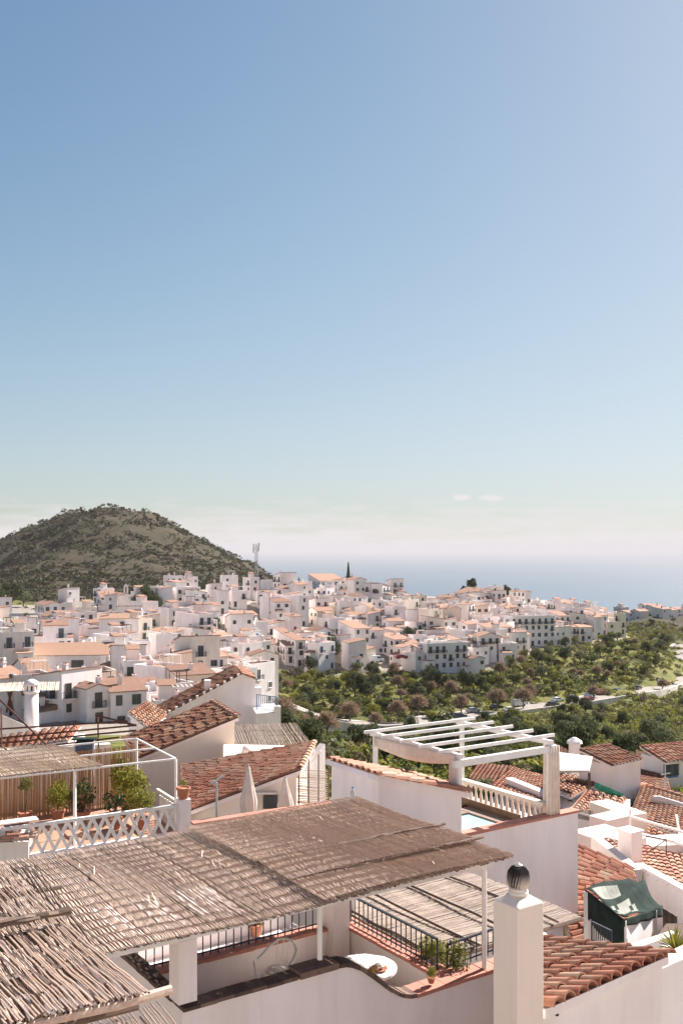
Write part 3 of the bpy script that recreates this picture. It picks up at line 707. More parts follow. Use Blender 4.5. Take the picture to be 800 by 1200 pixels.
# landmark blocks of the far town: near corner pixel, left and right ends, top row, base row
LM = [  # pxM, pxL, pxR, pytop, pybase, Y, ang, roof, wall, label, kw
 (20, 5, 128, 769, 795, 228, 83, 'mono_a', 'white', 'long white hall with a low tiled roof and two dark square windows', dict(wina=False, winb=False, rise=1.9, roofmat='roof_far_brown', chim=False)),
 (52, 27, 78, 710, 722, 385, 62, 'gable_b', 'white', 'white house with four shuttered windows and hipped tile roof above the retaining wall', dict(dens=1, balc=0, chim=False)),
 (80, 60, 112, 720, 752, 335, 50, 'flat', 'white', 'tall blank white block beside the green terrace below the retaining wall', dict(winb=False)),
 (138, 118, 158, 699, 716, 400, 58, 'gable_b', 'white', 'white chapel with bright red tile roof and bell gable', dict(balc=0, chim=False, name='chapel', dens=.5)),
 (120, 80, 138, 703, 718, 402, 70, 'mono_a', 'white', 'long low white house with tiled roof between the four-window house and the chapel', dict(balc=0)),
 (207, 166, 235, 690, 716, 440, 45, 'flat', 'white', 'large white block with stepped terraces at the top edge of the town under the hill', dict(winb=False)),
 (198, 185, 222, 715, 752, 390, 52, 'flat', 'white', 'tall white building with blank left wall above the dark shrubs', dict(winb=False, balc=.6)),
 (232, 205, 250, 722, 765, 355, 55, 'flat', 'white', 'tall blank-sided white apartment house with stacked balconies', dict(winb=False, balc=1, dens=1)),
 (202, 174, 216, 742, 768, 330, 50, 'mono_b', 'white', 'white house with wide blank gable in front of the tall apartment house', dict(winb=False)),
 (275, 262, 302, 722, 742, 395, 55, 'gable_a', 'white', 'white house with orange roof, long balconies and a shrub at its corner', dict(balc=1, dens=1, winb=False)),
 (350, 322, 362, 700, 736, 405, 50, 'flat', 'white', 'big windowless white block rising over the middle of the town', dict(winb=False)),
 (346, 305, 358, 751, 785, 318, 62, 'mono_a', 'white', 'white terrace house with iron balconies facing the orchard', dict(balc=.7, dens=1, winb=True)),
 (334, 328, 358, 757, 783, 322, 72, 'mono_a', 'white', 'white house with dark arched windows right above the orchard slope', dict(balc=.2, dens=1)),
 (362, 358, 386, 752, 782, 324, 72, 'mono_a', 'white', 'white house with open columned loggias at the orchard edge', dict(balc=.8, dens=1)),
 (415, 396, 434, 737, 775, 345, 62, 'mono_a', 'white', 'tall white house with three rows of small windows beside the parked van', dict(balc=0, dens=1, winb=False)),
 (462, 441, 482, 750, 775, 340, 52, 'mono_a', 'white', 'white corner house with red tile verandas over the ramp', dict(balc=.5, dens=1)),
 (500, 491, 548, 756, 790, 328, 68, 'flat', 'white', 'wide white house with rounded terraces at the foot of the town', dict(balc=.6, dens=.9)),
 (554, 551, 567, 748, 772, 345, 70, 'mono_a', 'brick', 'unplastered red brick house squeezed between white houses', dict(wina=False, winb=False, chim=False)),
 (545, 508, 556, 741, 768, 352, 60, 'flat', 'white', 'white block with broad blank wall behind the rounded terraces', dict(winb=False)),
 (570, 565, 600, 736, 768, 362, 66, 'mono_a', 'white', 'white house with balconies next to the brick house', dict(balc=.6, dens=1)),
 (590, 585, 650, 724, 755, 385, 72, 'flat', 'white', 'long four-row white apartment block with many dark windows', dict(balc=.3, dens=1)),
 (655, 640, 668, 722, 752, 400, 66, 'mono_a', 'white', 'white house with stacked verandas at the right end of the apartment block', dict(balc=1, dens=1)),
 (700, 672, 714, 722, 745, 425, 50, 'flat', 'white', 'pale white house closing the town above the dark trees', dict(winb=False)),
 (330, 305, 340, 682, 695, 470, 50, 'flat', 'white', 'white house beside two small cypresses on the ridge', dict(winb=False)),
 (375, 357, 405, 681, 694, 475, 70, 'mono_a', 'white', 'long white house with tiled roof beside the tall ridge cypress', dict(balc=0)),
 (555, 532, 585, 696, 712, 460, 60, 'gable_b', 'white', 'broad white gabled house in front of the big pine', dict(balc=0, dens=.4)),
 (615, 596, 622, 694, 712, 470, 60, 'gable_b', 'white', 'white house with double gables near the ridge trees', dict(balc=0)),
 (130, 126, 172, 812, 850, 148, 62, 'mono_a', 'white', 'white house with iron balconies behind the round white chimney', dict(balc=.5, dens=1, roofmat='roof_far_brown')),
 (102, 86, 128, 808, 850, 152, 50, 'gable_b', 'white', 'white gabled house with brown tile roof near the round chimney', dict(winb=False, dens=1, roofmat='roof_far_brown')),
 (38, 6, 66, 801, 840, 178, 60, 'gable_a', 'white', 'white house with long brown tile roof below the two-window hall', dict(roofmat='roof_far_brown')),
 (80, 72, 100, 802, 838, 190, 55, 'gable_a', 'white', 'small blue-shaded house with brown gable roof', dict(roofmat='roof_far_brown', win='frame_blue')),
 (196, 175, 214, 806, 845, 120, 48, 'flat', 'white', 'plain white cube house standing behind the long tiled verge', dict(wina=False, winb=False, chim=False)),
]
LMR = []
for (pm, pl, pr, pt_, pb_, Y, an, rf, wl, lab, kw) in LM:
    g_ = ground(pm, pb_ - 2, 110); Y = g_.y if g_ is not None else Y      # stands where its foot meets the ground
    LMR.append((pm, pl, pr, pt_, pb_, Y)); a, b = dirs(an); m = P(pm, pt_, Y); m0 = Vector((m.x, m.y, 0))
    wa = min(abs(reach(m0, a, pr)), 30.0); wb = min(abs(reach(m0, b, pl)), 18.0)
    if wb < 3: wb = 7.0
    if pm == 20: wb = 8.0
    if wa < 3: wa = 5.0
    cx = m0 + a * wa / 2 + b * wb / 2
    zb = min(hz(*(m0 + a * i * wa + b * j * wb).xy) for i in (0, 1) for j in (0, 1)) - 1.5
    zb = min(zb, P(pm, pb_, Y).z)
    kw = dict(kw); kw.setdefault('win', VR.choice(('frame_brown', 'frame_brown', 'frame_blue', 'frame_green')))
    th = house(m0, an, wa, wb, zb, m.z, rf, lab, None, wl, rng=VR, **kw)
    uniq(lab)
    placed.append((cx.x, cx.y, (wa + wb) / 4))
    if kw.get('name') == 'chapel':
        q = m0 + a * wa * .5; bg = MB(); s_ = a
        bg.box(q - a * .9 + ZX * (m.z + 1.2), a * .5, b * .5, ZX * 2.6); bg.box(q + a * .4 + ZX * (m.z + 1.2), a * .5, b * .5, ZX * 2.6); bg.box(q - a * .9 + ZX * (m.z + 3.8), a * 1.8, b * .5, ZX * .6)
        bg.box(q - a * .4 + ZX * (m.z + 4.4), a * .8, b * .5, ZX * .5); bg.build('bell_gable', 'white', th)
    if pm == 20:
        for px in (48, 91):
            t = reach(m0, a, px); q = m0 + a * t
            link(window_mesh(2.4, 1.5, 'frame_brown'), 'window', th, (q.x, q.y, m.z - 2.6), math.atan2(a.y, a.x))

def lerp_line(pts, x):
    return float(np.interp(x, [p[0] for p in pts], [p[1] for p in pts]))
UP = [(-40, 722), (0, 718), (60, 712), (160, 702), (180, 690), (320, 682), (420, 688), (520, 701), (620, 716), (735, 740)]
LO = [(-40, 862), (160, 862), (240, 856), (305, 842), (312, 786), (385, 787), (430, 786), (480, 786), (550, 793), (600, 771), (650, 757), (700, 749), (735, 745)]
LMR = [q for q in LMR if q[0] in (20, 52, 138, 207, 232, 350)]
def nearest_mark(px, py):
    best = min(MARKS, key=lambda m: (m[0] - px) ** 2 + 4 * (m[1] - py) ** 2); return best[2]
MARKS = [(75, 770, 'the two-window hall'), (52, 712, 'the four-window house'), (138, 706, 'the chapel'), (190, 690, 'the foot of the hill'), (210, 735, 'the tall apartment house'), (282, 732, 'the long-balconied house'), (338, 718, 'the windowless block'),
         (330, 770, 'the orchard edge'), (415, 757, 'the three-row house'), (462, 762, 'the ramp'), (520, 770, 'the rounded terraces'), (560, 758, 'the brick house'), (618, 740, 'the long apartment block'), (693, 735, 'the end of town'),
         (330, 680, 'the small cypresses'), (405, 680, 'the tall cypress'), (555, 690, 'the big pine'), (600, 690, 'the ridge trees'), (110, 825, 'the round chimney'), (250, 800, 'the long verge roof'), (170, 715, 'the palms'), (470, 720, 'the middle of the ridge'), (250, 770, 'the lower lanes'), (150, 780, 'the lower terraces')]
cnt = 0; tries = 0
while cnt < 258 and tries < 24000:
    tries += 1
    px = VR.uniform(-25, 732); t = VR.random() ** .85
    u_, l_ = lerp_line(UP, px), lerp_line(LO, px); py = u_ + (l_ - u_) * t
    g = ground(px, py, 150)
    if g is None or g.y > 520: continue
    far_ = g.y > 230
    wa, wb = VR.uniform(4.5, 8.4), VR.uniform(4.5, 8.0)
    if not clear(g.x, g.y, (wa + wb) / 4 - 1.1): continue
    an = VR.choice((38, 52, 58, 66, 75)) + VR.uniform(-6, 6); a, b = dirs(an)
    m0 = Vector((g.x, g.y, 0)) - a * wa / 2 - b * wb / 2
    zb = min(hz(*(m0 + a * i * wa + b * j * wb).xy) for i in (0, 1) for j in (0, 1)) - 1.5
    st = VR.choice((2, 2, 2, 3)) if g.y > 200 else VR.choice((1, 2, 2))
    top = max(hz(m0.x, m0.y), zb + 1.5) + st * 2.9 + .3
    hw = (wa + wb) / 2 / g.y * F * .55; ty = H - (top + 1.2) / g.y * F
    if any(g.y < Yl - 3 and px + hw > l_x + 2 and px - hw < r_x - 2 and ty < t_y + .4 * (b_y - t_y) for (_, l_x, r_x, t_y, b_y, Yl) in LMR): continue
    rf = VR.choice(('flat',) * 7 + ('gable_a', 'gable_b', 'mono_a', 'mono_b', 'mono_A', 'mono_A', 'mono_B'))
    wl = VR.choice(('white',) * 9 + ('white_old', 'cream')); wf = VR.choice(('frame_brown', 'frame_brown', 'frame_blue', 'frame_green', 'white_paint'))
    rm = VR.choice(('roof_far_red', 'roof_far_brown')); bl = VR.choice((0, .3, .9))
    lab = '%s %s house, %s%s, %s frames, near %s' % (NUM[st], {'white': 'white', 'white_old': 'weathered white', 'cream': 'cream'}[wl], ROOFW[rf] if rf == 'flat' else ({'roof_far_red': 'red ', 'roof_far_brown': 'brown '}[rm] + ROOFW[rf]), '', FRW[wf], nearest_mark(px, py))
    if lab in used:
        lab2 = lab.replace(', near ', ', balconies, near ') if bl > .5 else lab.replace(' house, ', ' %s house, ' % ('narrow' if wa < 8 else 'broad'))
        lab = lab2
    if len(lab.split()) > 15: lab = lab.replace(' frames,', ',').replace('tile roof ', 'roof ')
    uniq(lab)
    house(m0, an, wa, wb, zb, top, rf, lab, 'white houses packed on the hillside', wl, rm, win=wf, balc=bl, dens=.55, wh=1.1, winb=VR.random() < .5, annex=.75, rng=VR)
    placed.append((g.x, g.y, (wa + wb) / 4)); cnt += 1
print('houses', cnt, 'tries', tries)
# hamlet beyond the valley on the right
fw = ['with two gables', 'with long low roof', 'with a square tower', 'half hidden by trees', 'at the edge of the far hamlet', 'with flat roof', 'with an upper terrace', 'with a tall end wall', 'between two gardens', 'behind the garden wall', 'with wide veranda', 'on the far right ridge']
for i in range(10):
    px = 729 + i * 9.5 + VR.uniform(-2, 2); Y = 690 + VR.uniform(-50, 50); py = 716 + VR.uniform(-2, 3)
    p = P(px, py, Y); zb = hz(p.x, p.y) - 1
    house((p.x, p.y), VR.choice((50, 62, 74)), VR.uniform(7, 10), VR.uniform(7, 9), zb, min(zb + 7, max(zb + 4, P(px, VR.uniform(704, 711), Y).z)), VR.choice(('flat', 'gable_a', 'mono_a')), 'small white house of the distant hamlet ' + fw[i], 'houses of the distant hamlet', dens=.4, wh=1.1, balc=.1, rng=VR)
    placed.append((p.x, p.y, 5))
house(P(728, 765, 430).xy[:] + (0,), 60, 9, 7, P(728, 770, 430).z - 3, P(728, 752, 430).z, 'gable_a', 'lone grey-roofed cottage among the trees of the valley', None, 'white_old', 'roof_far_brown', rng=VR)

# unseen upper town behind the viewpoint, added so its sunlit fronts bounce warm light
ur = random.Random(5); k = 0
for row, (y0, zb0, h0) in enumerate(((-8, -10, 13), (-24, -6, 17), (-42, 0, 20))):
    for i in range(-4, 5):
        x = i * 11.5 + ur.uniform(-1.5, 1.5) + row * 4; y = y0 - abs(i) * .8 + ur.uniform(-1.5, 1.0)
        if row == 0 and i == 0: y -= 1.5
        an = 222 + ur.uniform(-8, 8); rf = ur.choice(('flat', 'mono_a', 'gable_a'))
        house((x + 4, y), an, 9.5, 9.5, zb0 - 3, zb0 + h0 + ur.uniform(-1.5, 1.5), rf, ('lower', 'middle', 'upper')[row] + ' street house of the unseen light-bouncing town with ' + ROOFW[rf], 'unseen houses of the upper town added for bounce light', rng=ur, dens=.35, balc=.2)
        k += 1

# retaining wall, terrace wall and mast on the left
t = thing('retaining_wall', 'long pale retaining wall under the four-window house', 'wall', P(0, 735, 372)); w_ = MB()
w_.bar(P(-20, 727, 372), P(60, 727, 368), .8, 5.5); w_.build('masonry', 'white_old', t)
t = thing('retaining_wall', 'brown stone terrace wall under the small green plot', 'wall', P(10, 752, 330)); w_ = MB()
w_.bar(P(-20, 750, 330), P(62, 743, 336), .8, 7.0); w_.build('masonry', 'stone_wall', t)
def mast(px, pyt, pyb, Y):
    b = P(px, pyb, Y); hgt_ = P(px, pyt, Y).z - b.z; t = thing('radio_mast', 'grey lattice radio mast with antennas on the ridge below the hill', 'mast', b)
    mb = MB(); n = 9; w0, w1 = .85, .6
    def c(k, i):
        w = w0 + (w1 - w0) * i / n; sx, sy = ((-1, -1), (1, -1), (1, 1), (-1, 1))[k]; return b + Vector((sx * w, sy * w, hgt_ * i / n))
    for k in range(4): m_ = MB(); m_.tube([c(k, 0), c(k, n)], .10, 5); m_.build('leg', 'galvanised', t)
    for i in range(n):
        for k in range(4): mb.tube([c(k, i), c((k + 1) % 4, i + 1)], .08, 4); mb.tube([c(k, i), c((k + 1) % 4, i)], .08, 4); mb.tube([c((k + 1) % 4, i), c(k, i + 1)], .08, 4)
    mb.build('bracing', 'galvanised', t)
    for i, (dx, dz) in enumerate(((-1.5, -1.5), (1.5, -.8), (-1.6, -4.0), (1.2, -3.2))):
        a_ = MB(); a_.cbox(b + Vector((dx, -.6, hgt_ + dz)), (.8, 0, 0), (0, .4, 0), (0, 0, 2.4)); a_.build('antenna', 'white_paint', t)
    d_ = MB(); d_.lathe([(.05, -.3), (.8, 0), (.85, .05)], b + Vector((-1.6, -.9, hgt_ - 3)), 12); d_.build('dish', 'white_paint', t)
mast(300.5, 637, 694, 560)
pole = thing('utility_pole', 'thin pole with crossarm standing among the houses of the left terraces', 'pole', P(45, 760, 250)); pm_ = MB()
pm_.tube([P(47, 762, 250), P(47, 730, 250)], .12, 6); pm_.build('shaft', 'bark_grey', pole); pm_ = MB(); pm_.bar(P(44, 732, 250), P(50, 732, 250), .12); pm_.build('crossarm', 'bark_grey', pole)

# ------------------------------------------------------------------ road, cars
road_px = [(300, 880, 262), (380, 868, 262), (440, 855, 270), (500, 846, 280), (560, 838, 290), (620, 831, 302), (660, 828, 310), (700, 824, 320), (760, 814, 345), (800, 802, 390), (808, 790, 440), (796, 777, 480), (800, 764, 540), (860, 758, 580)]
rp = []
for i in range(len(road_px) - 1):
    p, q = P(*road_px[i]), P(*road_px[i + 1]); n = max(2, int((q - p).length / 8))
    rp += [p.lerp(q, k / n) for k in range(n)]
rp.append(P(*road_px[-1]))
for _ in range(3): rp = [rp[0]] + [(rp[i - 1] + rp[i] * 2 + rp[i + 1]) / 4 for i in range(1, len(rp) - 1)] + [rp[-1]]
zz_ = [max(p.z, hz(p.x, p.y)) + .35 for p in rp]
for _ in range(6): zz_ = [zz_[0]] + [(zz_[i - 1] + zz_[i] * 2 + zz_[i + 1]) / 4 for i in range(1, len(zz_) - 1)] + [zz_[-1]]
for p, q_ in zip(rp, zz_): p.z = q_
def ribbon(name, off0, off1, zt, depth, mat):
    mb = MB(); vs = []; n = len(rp)
    for i, p in enumerate(rp):
        d = rp[min(i + 1, n - 1)] - rp[max(i - 1, 0)]; d.z = 0; d.normalize(); s = Vector((d.y, -d.x, 0))
        for off in (off0, off1):
            a = p + s * off; vs += [(a.x, a.y, p.z + zt - depth), (a.x, a.y, p.z + zt)]
    fs = []
    for i in range(n - 1):
        a, b = 4 * i, 4 * i + 4; fs += [(a + 1, a + 3, b + 3, b + 1), (a, a + 1, b + 1, b), (a + 3, a + 2, b + 2, b + 3)]
    fs += [(0, 2, 3, 1), (4 * n - 4, 4 * n - 3, 4 * n - 1, 4 * n - 2)]
    mb.add(vs, fs); return mb.build(name, mat)
struct(ribbon('road', -4.6, 4.6, 0, 2.5, 'asphalt'))
struct(ribbon('pavement', -6.4, -4.62, .13, 2.5, 'concrete'))
o = ribbon('road_wall', 4.62, 4.95, .5, 4.0, 'white_old'); tag(o, 'low pale parapet wall along the valley side of the road', 'wall')
simple('paint_white', (0.72, 0.72, 0.70), 0.25, 0, 0.03, spec=.5); simple('paint_silver', (0.40, 0.41, 0.42), 0.3, .3, 0.03, spec=.5)
simple('paint_dark', (0.05, 0.055, 0.07), 0.25, 0, 0.03, spec=.5); simple('paint_red', (0.35, 0.045, 0.04), 0.3, 0, 0.03, spec=.5); simple('paint_blue', (0.06, 0.12, 0.25), 0.3, 0, 0.03, spec=.5)
def car(p, yaw, paint, label, van=False, group=None):
    t = thing('delivery_van' if van else 'parked_car', label, 'van' if van else 'car', p, group); u = Vector((math.cos(yaw), math.sin(yaw), 0)); v = Vector((-u.y, u.x, 0)); p = Vector(p)
    prof = [(-2.2, .35), (-2.25, .75), (-2.1, .95), (-1.7, 1.0), (-1.2, 1.48), (.35, 1.5), (1.05, 1.0), (2.0, .88), (2.2, .6), (2.15, .33)] if not van else [(-2.5, .4), (-2.55, 1.1), (-2.5, 2.15), (-2.3, 2.3), (1.2, 2.25), (1.9, 1.3), (2.5, 1.1), (2.6, .7), (2.55, .4)]
    n = len(prof); mb = MB(); W = .86
    def ins(z): return W - max(0, z - .95) * .22
    vs = [p + u * x + v * ins(z) + ZX * z for x, z in prof] + [p + u * x - v * ins(z) + ZX * z for x, z in prof]
    mb.add(vs, [tuple(range(n)), tuple(range(2 * n - 1, n - 1, -1))] + [(i, i + n, (i + 1) % n + n, (i + 1) % n) for i in range(n)]); mb.build('body', paint, t)
    g = MB()
    gw = [(-1.5, 1.06), (-1.15, 1.40), (.3, 1.42), (.85, 1.06)] if not van else [(.2, 1.4), (.2, 2.0), (1.15, 2.0), (1.7, 1.4)]
    for s in (-1, 1):
        q = [p + u * x + v * s * (ins(z) + .012) + ZX * z for x, z in gw]; g.add(q, [(0, 1, 2, 3) if s > 0 else (3, 2, 1, 0)])
    g.build('side_windows', 'glass_dark', t)
    ws = MB(); a0, a1 = ((.40, 1.46), (1.0, 1.05)) if not van else ((1.25, 2.18), (1.88, 1.36)); nrm = u * .02 + ZX * .015
    ws.add([p + u * x + v * s * .66 + ZX * z_ + nrm for (x, z_), s in ((a0, 1), (a0, -1), (a1, -1), (a1, 1))], [(0, 1, 2, 3)]); ws.build('windscreen', 'glass_dark', t)
    for sx in (-1.35, 1.4):
        for sy in (-1, 1):
            w_ = MB(); c_ = p + u * sx + v * sy * .78 + ZX * .32; w_.tube([c_ - v * .11, c_ + v * .11], .32, 10); w_.build('wheel', 'rubber', t)
def on_road(px):
    i = min(range(len(rp)), key=lambda k: abs(400 + rp[k].x / rp[k].y * F - px) + (500 if rp[k].y > 420 else 0)); d = rp[min(i + 1, len(rp) - 1)] - rp[max(0, i - 1)]; d.z = 0; d.normalize()
    return rp[i], d, Vector((d.y, -d.x, 0))
carspec = [(541, 'paint_dark', 'dark hatchback parked by the road under the bare trees'), (570, 'paint_silver', 'silver car parked ahead of the white van'), (584, 'paint_white', 'white car parked between the silver car and the bare tree'), (596, 'paint_dark', 'black car parked close behind the white van'),
           (634, 'paint_dark', 'dark car driving on the open stretch of road'), (664, 'paint_white', 'white car in the line of cars on the bend'), (675, 'paint_silver', 'silver car in the line of cars on the bend'), (686, 'paint_red', 'red car in the line of cars on the bend'),
           (706, 'paint_white', 'white car next to the dark roadside shrub'), (716, 'paint_red', 'dark red car beside the rock face'), (728, 'paint_blue', 'blue car beside the rock face'), (752, 'paint_dark', 'dark car where the road starts to climb'), (778, 'paint_silver', 'silver car near the pale roadside tree')]
for px, pa, lab in carspec:
    p, d, s = on_road(px); car(p + s * VR.choice((-3.2, -2.6, 2.8)), math.atan2(d.y, d.x), pa, lab)
p, d, s = on_road(612); car(p - s * 3.0, math.atan2(d.y, d.x), 'paint_white', 'white delivery van parked under the bare trees by the road', True)
g = P(441, 776, 336); g.z = max(g.z, hz(g.x, g.y)) ; car(g, R(5), 'paint_white', 'white van parked on the ramp below the three-row house', True)
g = P(470, 772, 336); g.z = max(g.z, hz(g.x, g.y)); car(g, R(20), 'paint_red', 'red car parked in front of the corner house on the ramp')

# ------------------------------------------------------------------ trees of the valley and town
placed_t = []
def drop_tree(kind, px, py, s, label, group=None, sz=1.0, y0=95):
    g = ground(px, py, y0)
    if g is None: return
    placed_t.append((g.x, g.y, s * 1.5)); tree(kind, (g.x, g.y, g.z - .15), s, label, group, sz, VR)
for px, py, s, lab in [(383, 868, 1.5, 'bare round tree nearest the dark reed roof'), (466, 846, 1.5, 'bare brown tree at the road bend behind the pergola'), (490, 842, 1.6, 'bare pinkish tree next to the yellow shrub'), (540, 838, 1.5, 'bare round tree beside the dark hatchback'),
                       (582, 834, 1.6, 'bare reddish tree beside the white car'), (613, 832, 1.6, 'bare round tree over the delivery van'), (410, 850, 1.6, 'dense bare tree among the orchard bushes'), (440, 858, 1.3, 'small bare tree left of the pergola'),
                       (695, 822, 1.2, 'bare tree above the line of cars'), (330, 862, 1.7, 'spreading bare tree behind the blue-railed terrace'), (776, 812, 1.2, 'pale bare tree by the climbing road')]:
    drop_tree('bare', px, py, s, lab)
drop_tree('yellow', 504, 846, 1.3, 'bright yellow mimosa shrub beside the road')
m_ = P(408, 692, 474); tree('cypress', (m_.x, m_.y, hz(m_.x, m_.y)), 1.25, 'tall dark cypress standing alone on the ridge', None, 1.15)
for px, py, Y, s in ((344, 690, 470, .75), (350, 690, 470, .65)):
    m_ = P(px, py, Y); tree('cypress', (m_.x, m_.y, m_.z - 1), s, 'taller of the two small ridge cypresses' if s > .7 else 'shorter of the two small ridge cypresses')
m_ = P(47, 762, 255); tree('cypress', (m_.x, m_.y, m_.z), .65, 'slim cypress above the roof of the two-window hall', None, 1.0)
for px, py, Y, s, lab in ((553, 694, 500, .95, 'big dark pine standing on the ridge'), (543, 695, 498, .6, 'lower pine leaning beside the big ridge pine'), (580, 700, 495, .85, 'leftmost of the rounded ridge trees'), (592, 701, 495, .9, 'middle rounded ridge tree'), (604, 703, 495, .8, 'small rounded ridge tree beside the double gables')):
    m_ = P(px, py, Y); tree('pine', (m_.x, m_.y, m_.z - 2), s, lab)
def palm(p, h, label):
    t = thing('palm_tree', label, 'palm', p); p = Vector(p); mb = MB(); mb.tube([p - ZX * .5, p + Vector((.1, 0, h * .5)), p + Vector((0, 0, h))], [.24, .19, .17], 7); mb.build('trunk', 'bark', t); cr = MB()
    for k in range(22):
        a = 2 * math.pi * k / 22 + VR.random() * .2; e = VR.uniform(.0, .9); d = Vector((math.cos(a), math.sin(a), 0)); s = Vector((-d.y, d.x, 0)); pts = []
        for j in range(6):
            q = j / 5; pts.append(p + ZX * h + d * 2.4 * q + ZX * (e * 2.2 * q - 2.2 * q * q))
        for j in range(5):
            w0, w1 = .32 * (1 - abs(j / 5 - .35)), .32 * (1 - abs((j + 1) / 5 - .35))
            cr.add([pts[j] - s * w0 - ZX * .12, pts[j], pts[j + 1], pts[j + 1] - s * w1 - ZX * .12], [(0, 1, 2, 3)]); cr.add([pts[j], pts[j] + s * w0 - ZX * .12, pts[j + 1] + s * w1 - ZX * .12, pts[j + 1]], [(0, 1, 2, 3)])
    cr.build('fronds', 'leaf_olive', t)
for px, py, Y, h, lab in ((158, 722, 385, 4.5, 'palm tree beside the chapel'), (165, 724, 382, 3.8, 'shorter palm tree leaning towards the apartment house')):
    m_ = P(px, py, Y); palm((m_.x, m_.y, hz(m_.x, m_.y)), h, lab)
for px, py, s, k, lab in ((172, 716, 1.9, 'dark', 'large dark tree between the chapel and the stepped block'), (180, 722, 1.6, 'dark', 'dark tree on the slope beside the palms'), (165, 716, 1.5, 'olive', 'grey-green tree behind the palms'), (252, 745, 1.2, 'dark', 'dark shrub at the corner of the orange-roofed house'), (12, 716, 2.6, 'dark', 'dense dark tree left of the four-window house'), (-6, 720, 2.4, 'dark', 'dark tree at the far left under the hill'), (28, 712, 2.0, 'olive', 'olive tree behind the retaining wall'), (384, 780, 2.0, 'dark', 'dark tree in the gap before the three-row house'), (392, 776, 1.6, 'dark', 'ivy-dark tree beside the three-row house'), (483, 757, 1.4, 'dark', 'round dark tree between the corner house and the wide house'), (440, 702, 1.1, 'olive', 'small tree by the ridge gap')):
    drop_tree(k, px, py, s, lab)
KL = {'citrus': 'round green citrus tree', 'dark': 'dark evergreen tree', 'olive': 'grey-green olive tree', 'yellow': 'yellow-green flowering bush', 'bare': 'leafless brown tree'}
KL2 = KL
TMARKS = [(320, 800, 'below the balconied terrace house'), (365, 800, 'below the loggia house'), (415, 795, 'below the three-row house'), (462, 800, 'below the ramp'), (520, 805, 'below the rounded terraces'), (570, 795, 'below the brick house'), (620, 775, 'below the long apartment block'), (690, 765, 'below the end of town'), (735, 765, 'near the lone cottage'), (780, 745, 'below the distant hamlet'),
          (340, 840, 'uphill of the reed-roof hollow'), (420, 835, 'above the bare roadside trees'), (500, 828, 'above the yellow mimosa'), (560, 822, 'above the parked silver car'), (612, 815, 'above the delivery van'), (675, 810, 'above the line of cars'), (730, 800, 'above the rock bend'), (780, 785, 'inside the road loop'),
          (340, 885, 'behind the dark reed roof'), (430, 880, 'behind the pool-house annexe'), (520, 870, 'behind the roof pergola'), (600, 860, 'under the roadside wall'), (660, 855, 'near the white pipe'), (720, 850, 'beyond the white pipe'), (780, 840, 'under the climbing road'), (640, 890, 'behind the pergola corner post'), (720, 885, 'behind the blank box house'), (790, 880, 'behind the teal-window house')]
VLO = [(300, 880), (440, 858), (560, 842), (620, 835), (700, 828), (760, 818), (810, 806)]     # road line
VUP = [(305, 790), (385, 788), (430, 785), (480, 795), (550, 796), (600, 772), (650, 758), (700, 752), (740, 735), (810, 728)]
def scatter_trees(n, up, lo, labels, group, y0, smul, ks, mind):
    c = 0; k_ = 0
    while c < n and k_ < n * 30:
        k_ += 1
        px = VR.uniform(302, 815); u_, l_ = lerp_line(up, px), lerp_line(lo, px); py = VR.uniform(u_, l_); g = ground(px, py, y0)
        if g is None or g.y > 640: continue
        if not all((g.x - a) ** 2 + (g.y - b) ** 2 > 36 for a, b, _ in placed if True): continue
        s = VR.uniform(.75, 1.4) * smul
        if any((g.x - a) ** 2 + (g.y - b) ** 2 < (mind * s) ** 2 for a, b, _ in placed_t): continue
        if min((g.x - q.x) ** 2 + (g.y - q.y) ** 2 for q in rp) < 64: continue
        kd = VR.choice(ks); placed_t.append((g.x, g.y, s)); rel = s / smul; szw = 'small ' if rel < .95 else ('large ' if rel > 1.2 else '')
        mk = min(TMARKS, key=lambda m: (m[0] - px) ** 2 + 6 * (m[1] - py) ** 2)[2]
        tree(kd, (g.x, g.y, g.z - .1), s, szw + labels[kd] + ' ' + mk, group + ' - ' + kd, VR.uniform(.8, 1.15), VR); c += 1
    print('trees', c)
scatter_trees(210, VUP, VLO, KL, 'orchard and valley trees', 150, .95, ('citrus', 'citrus', 'citrus', 'dark', 'dark', 'olive', 'olive', 'yellow', 'yellow', 'yellow', 'bare'), 2.2)
scatter_trees(130, VLO, [(300, 905), (500, 905), (650, 905), (815, 900)], KL2, 'orchard and valley trees', 115, .72, ('citrus', 'citrus', 'dark', 'dark', 'olive', 'olive', 'yellow'), 2.0)

scatter_trees(45, [(300, 880), (560, 870), (640, 880), (815, 870)], [(300, 925), (815, 915)], KL2, 'orchard and valley trees', 62, .5, ('citrus', 'dark', 'olive', 'yellow', 'citrus'), 2.2)
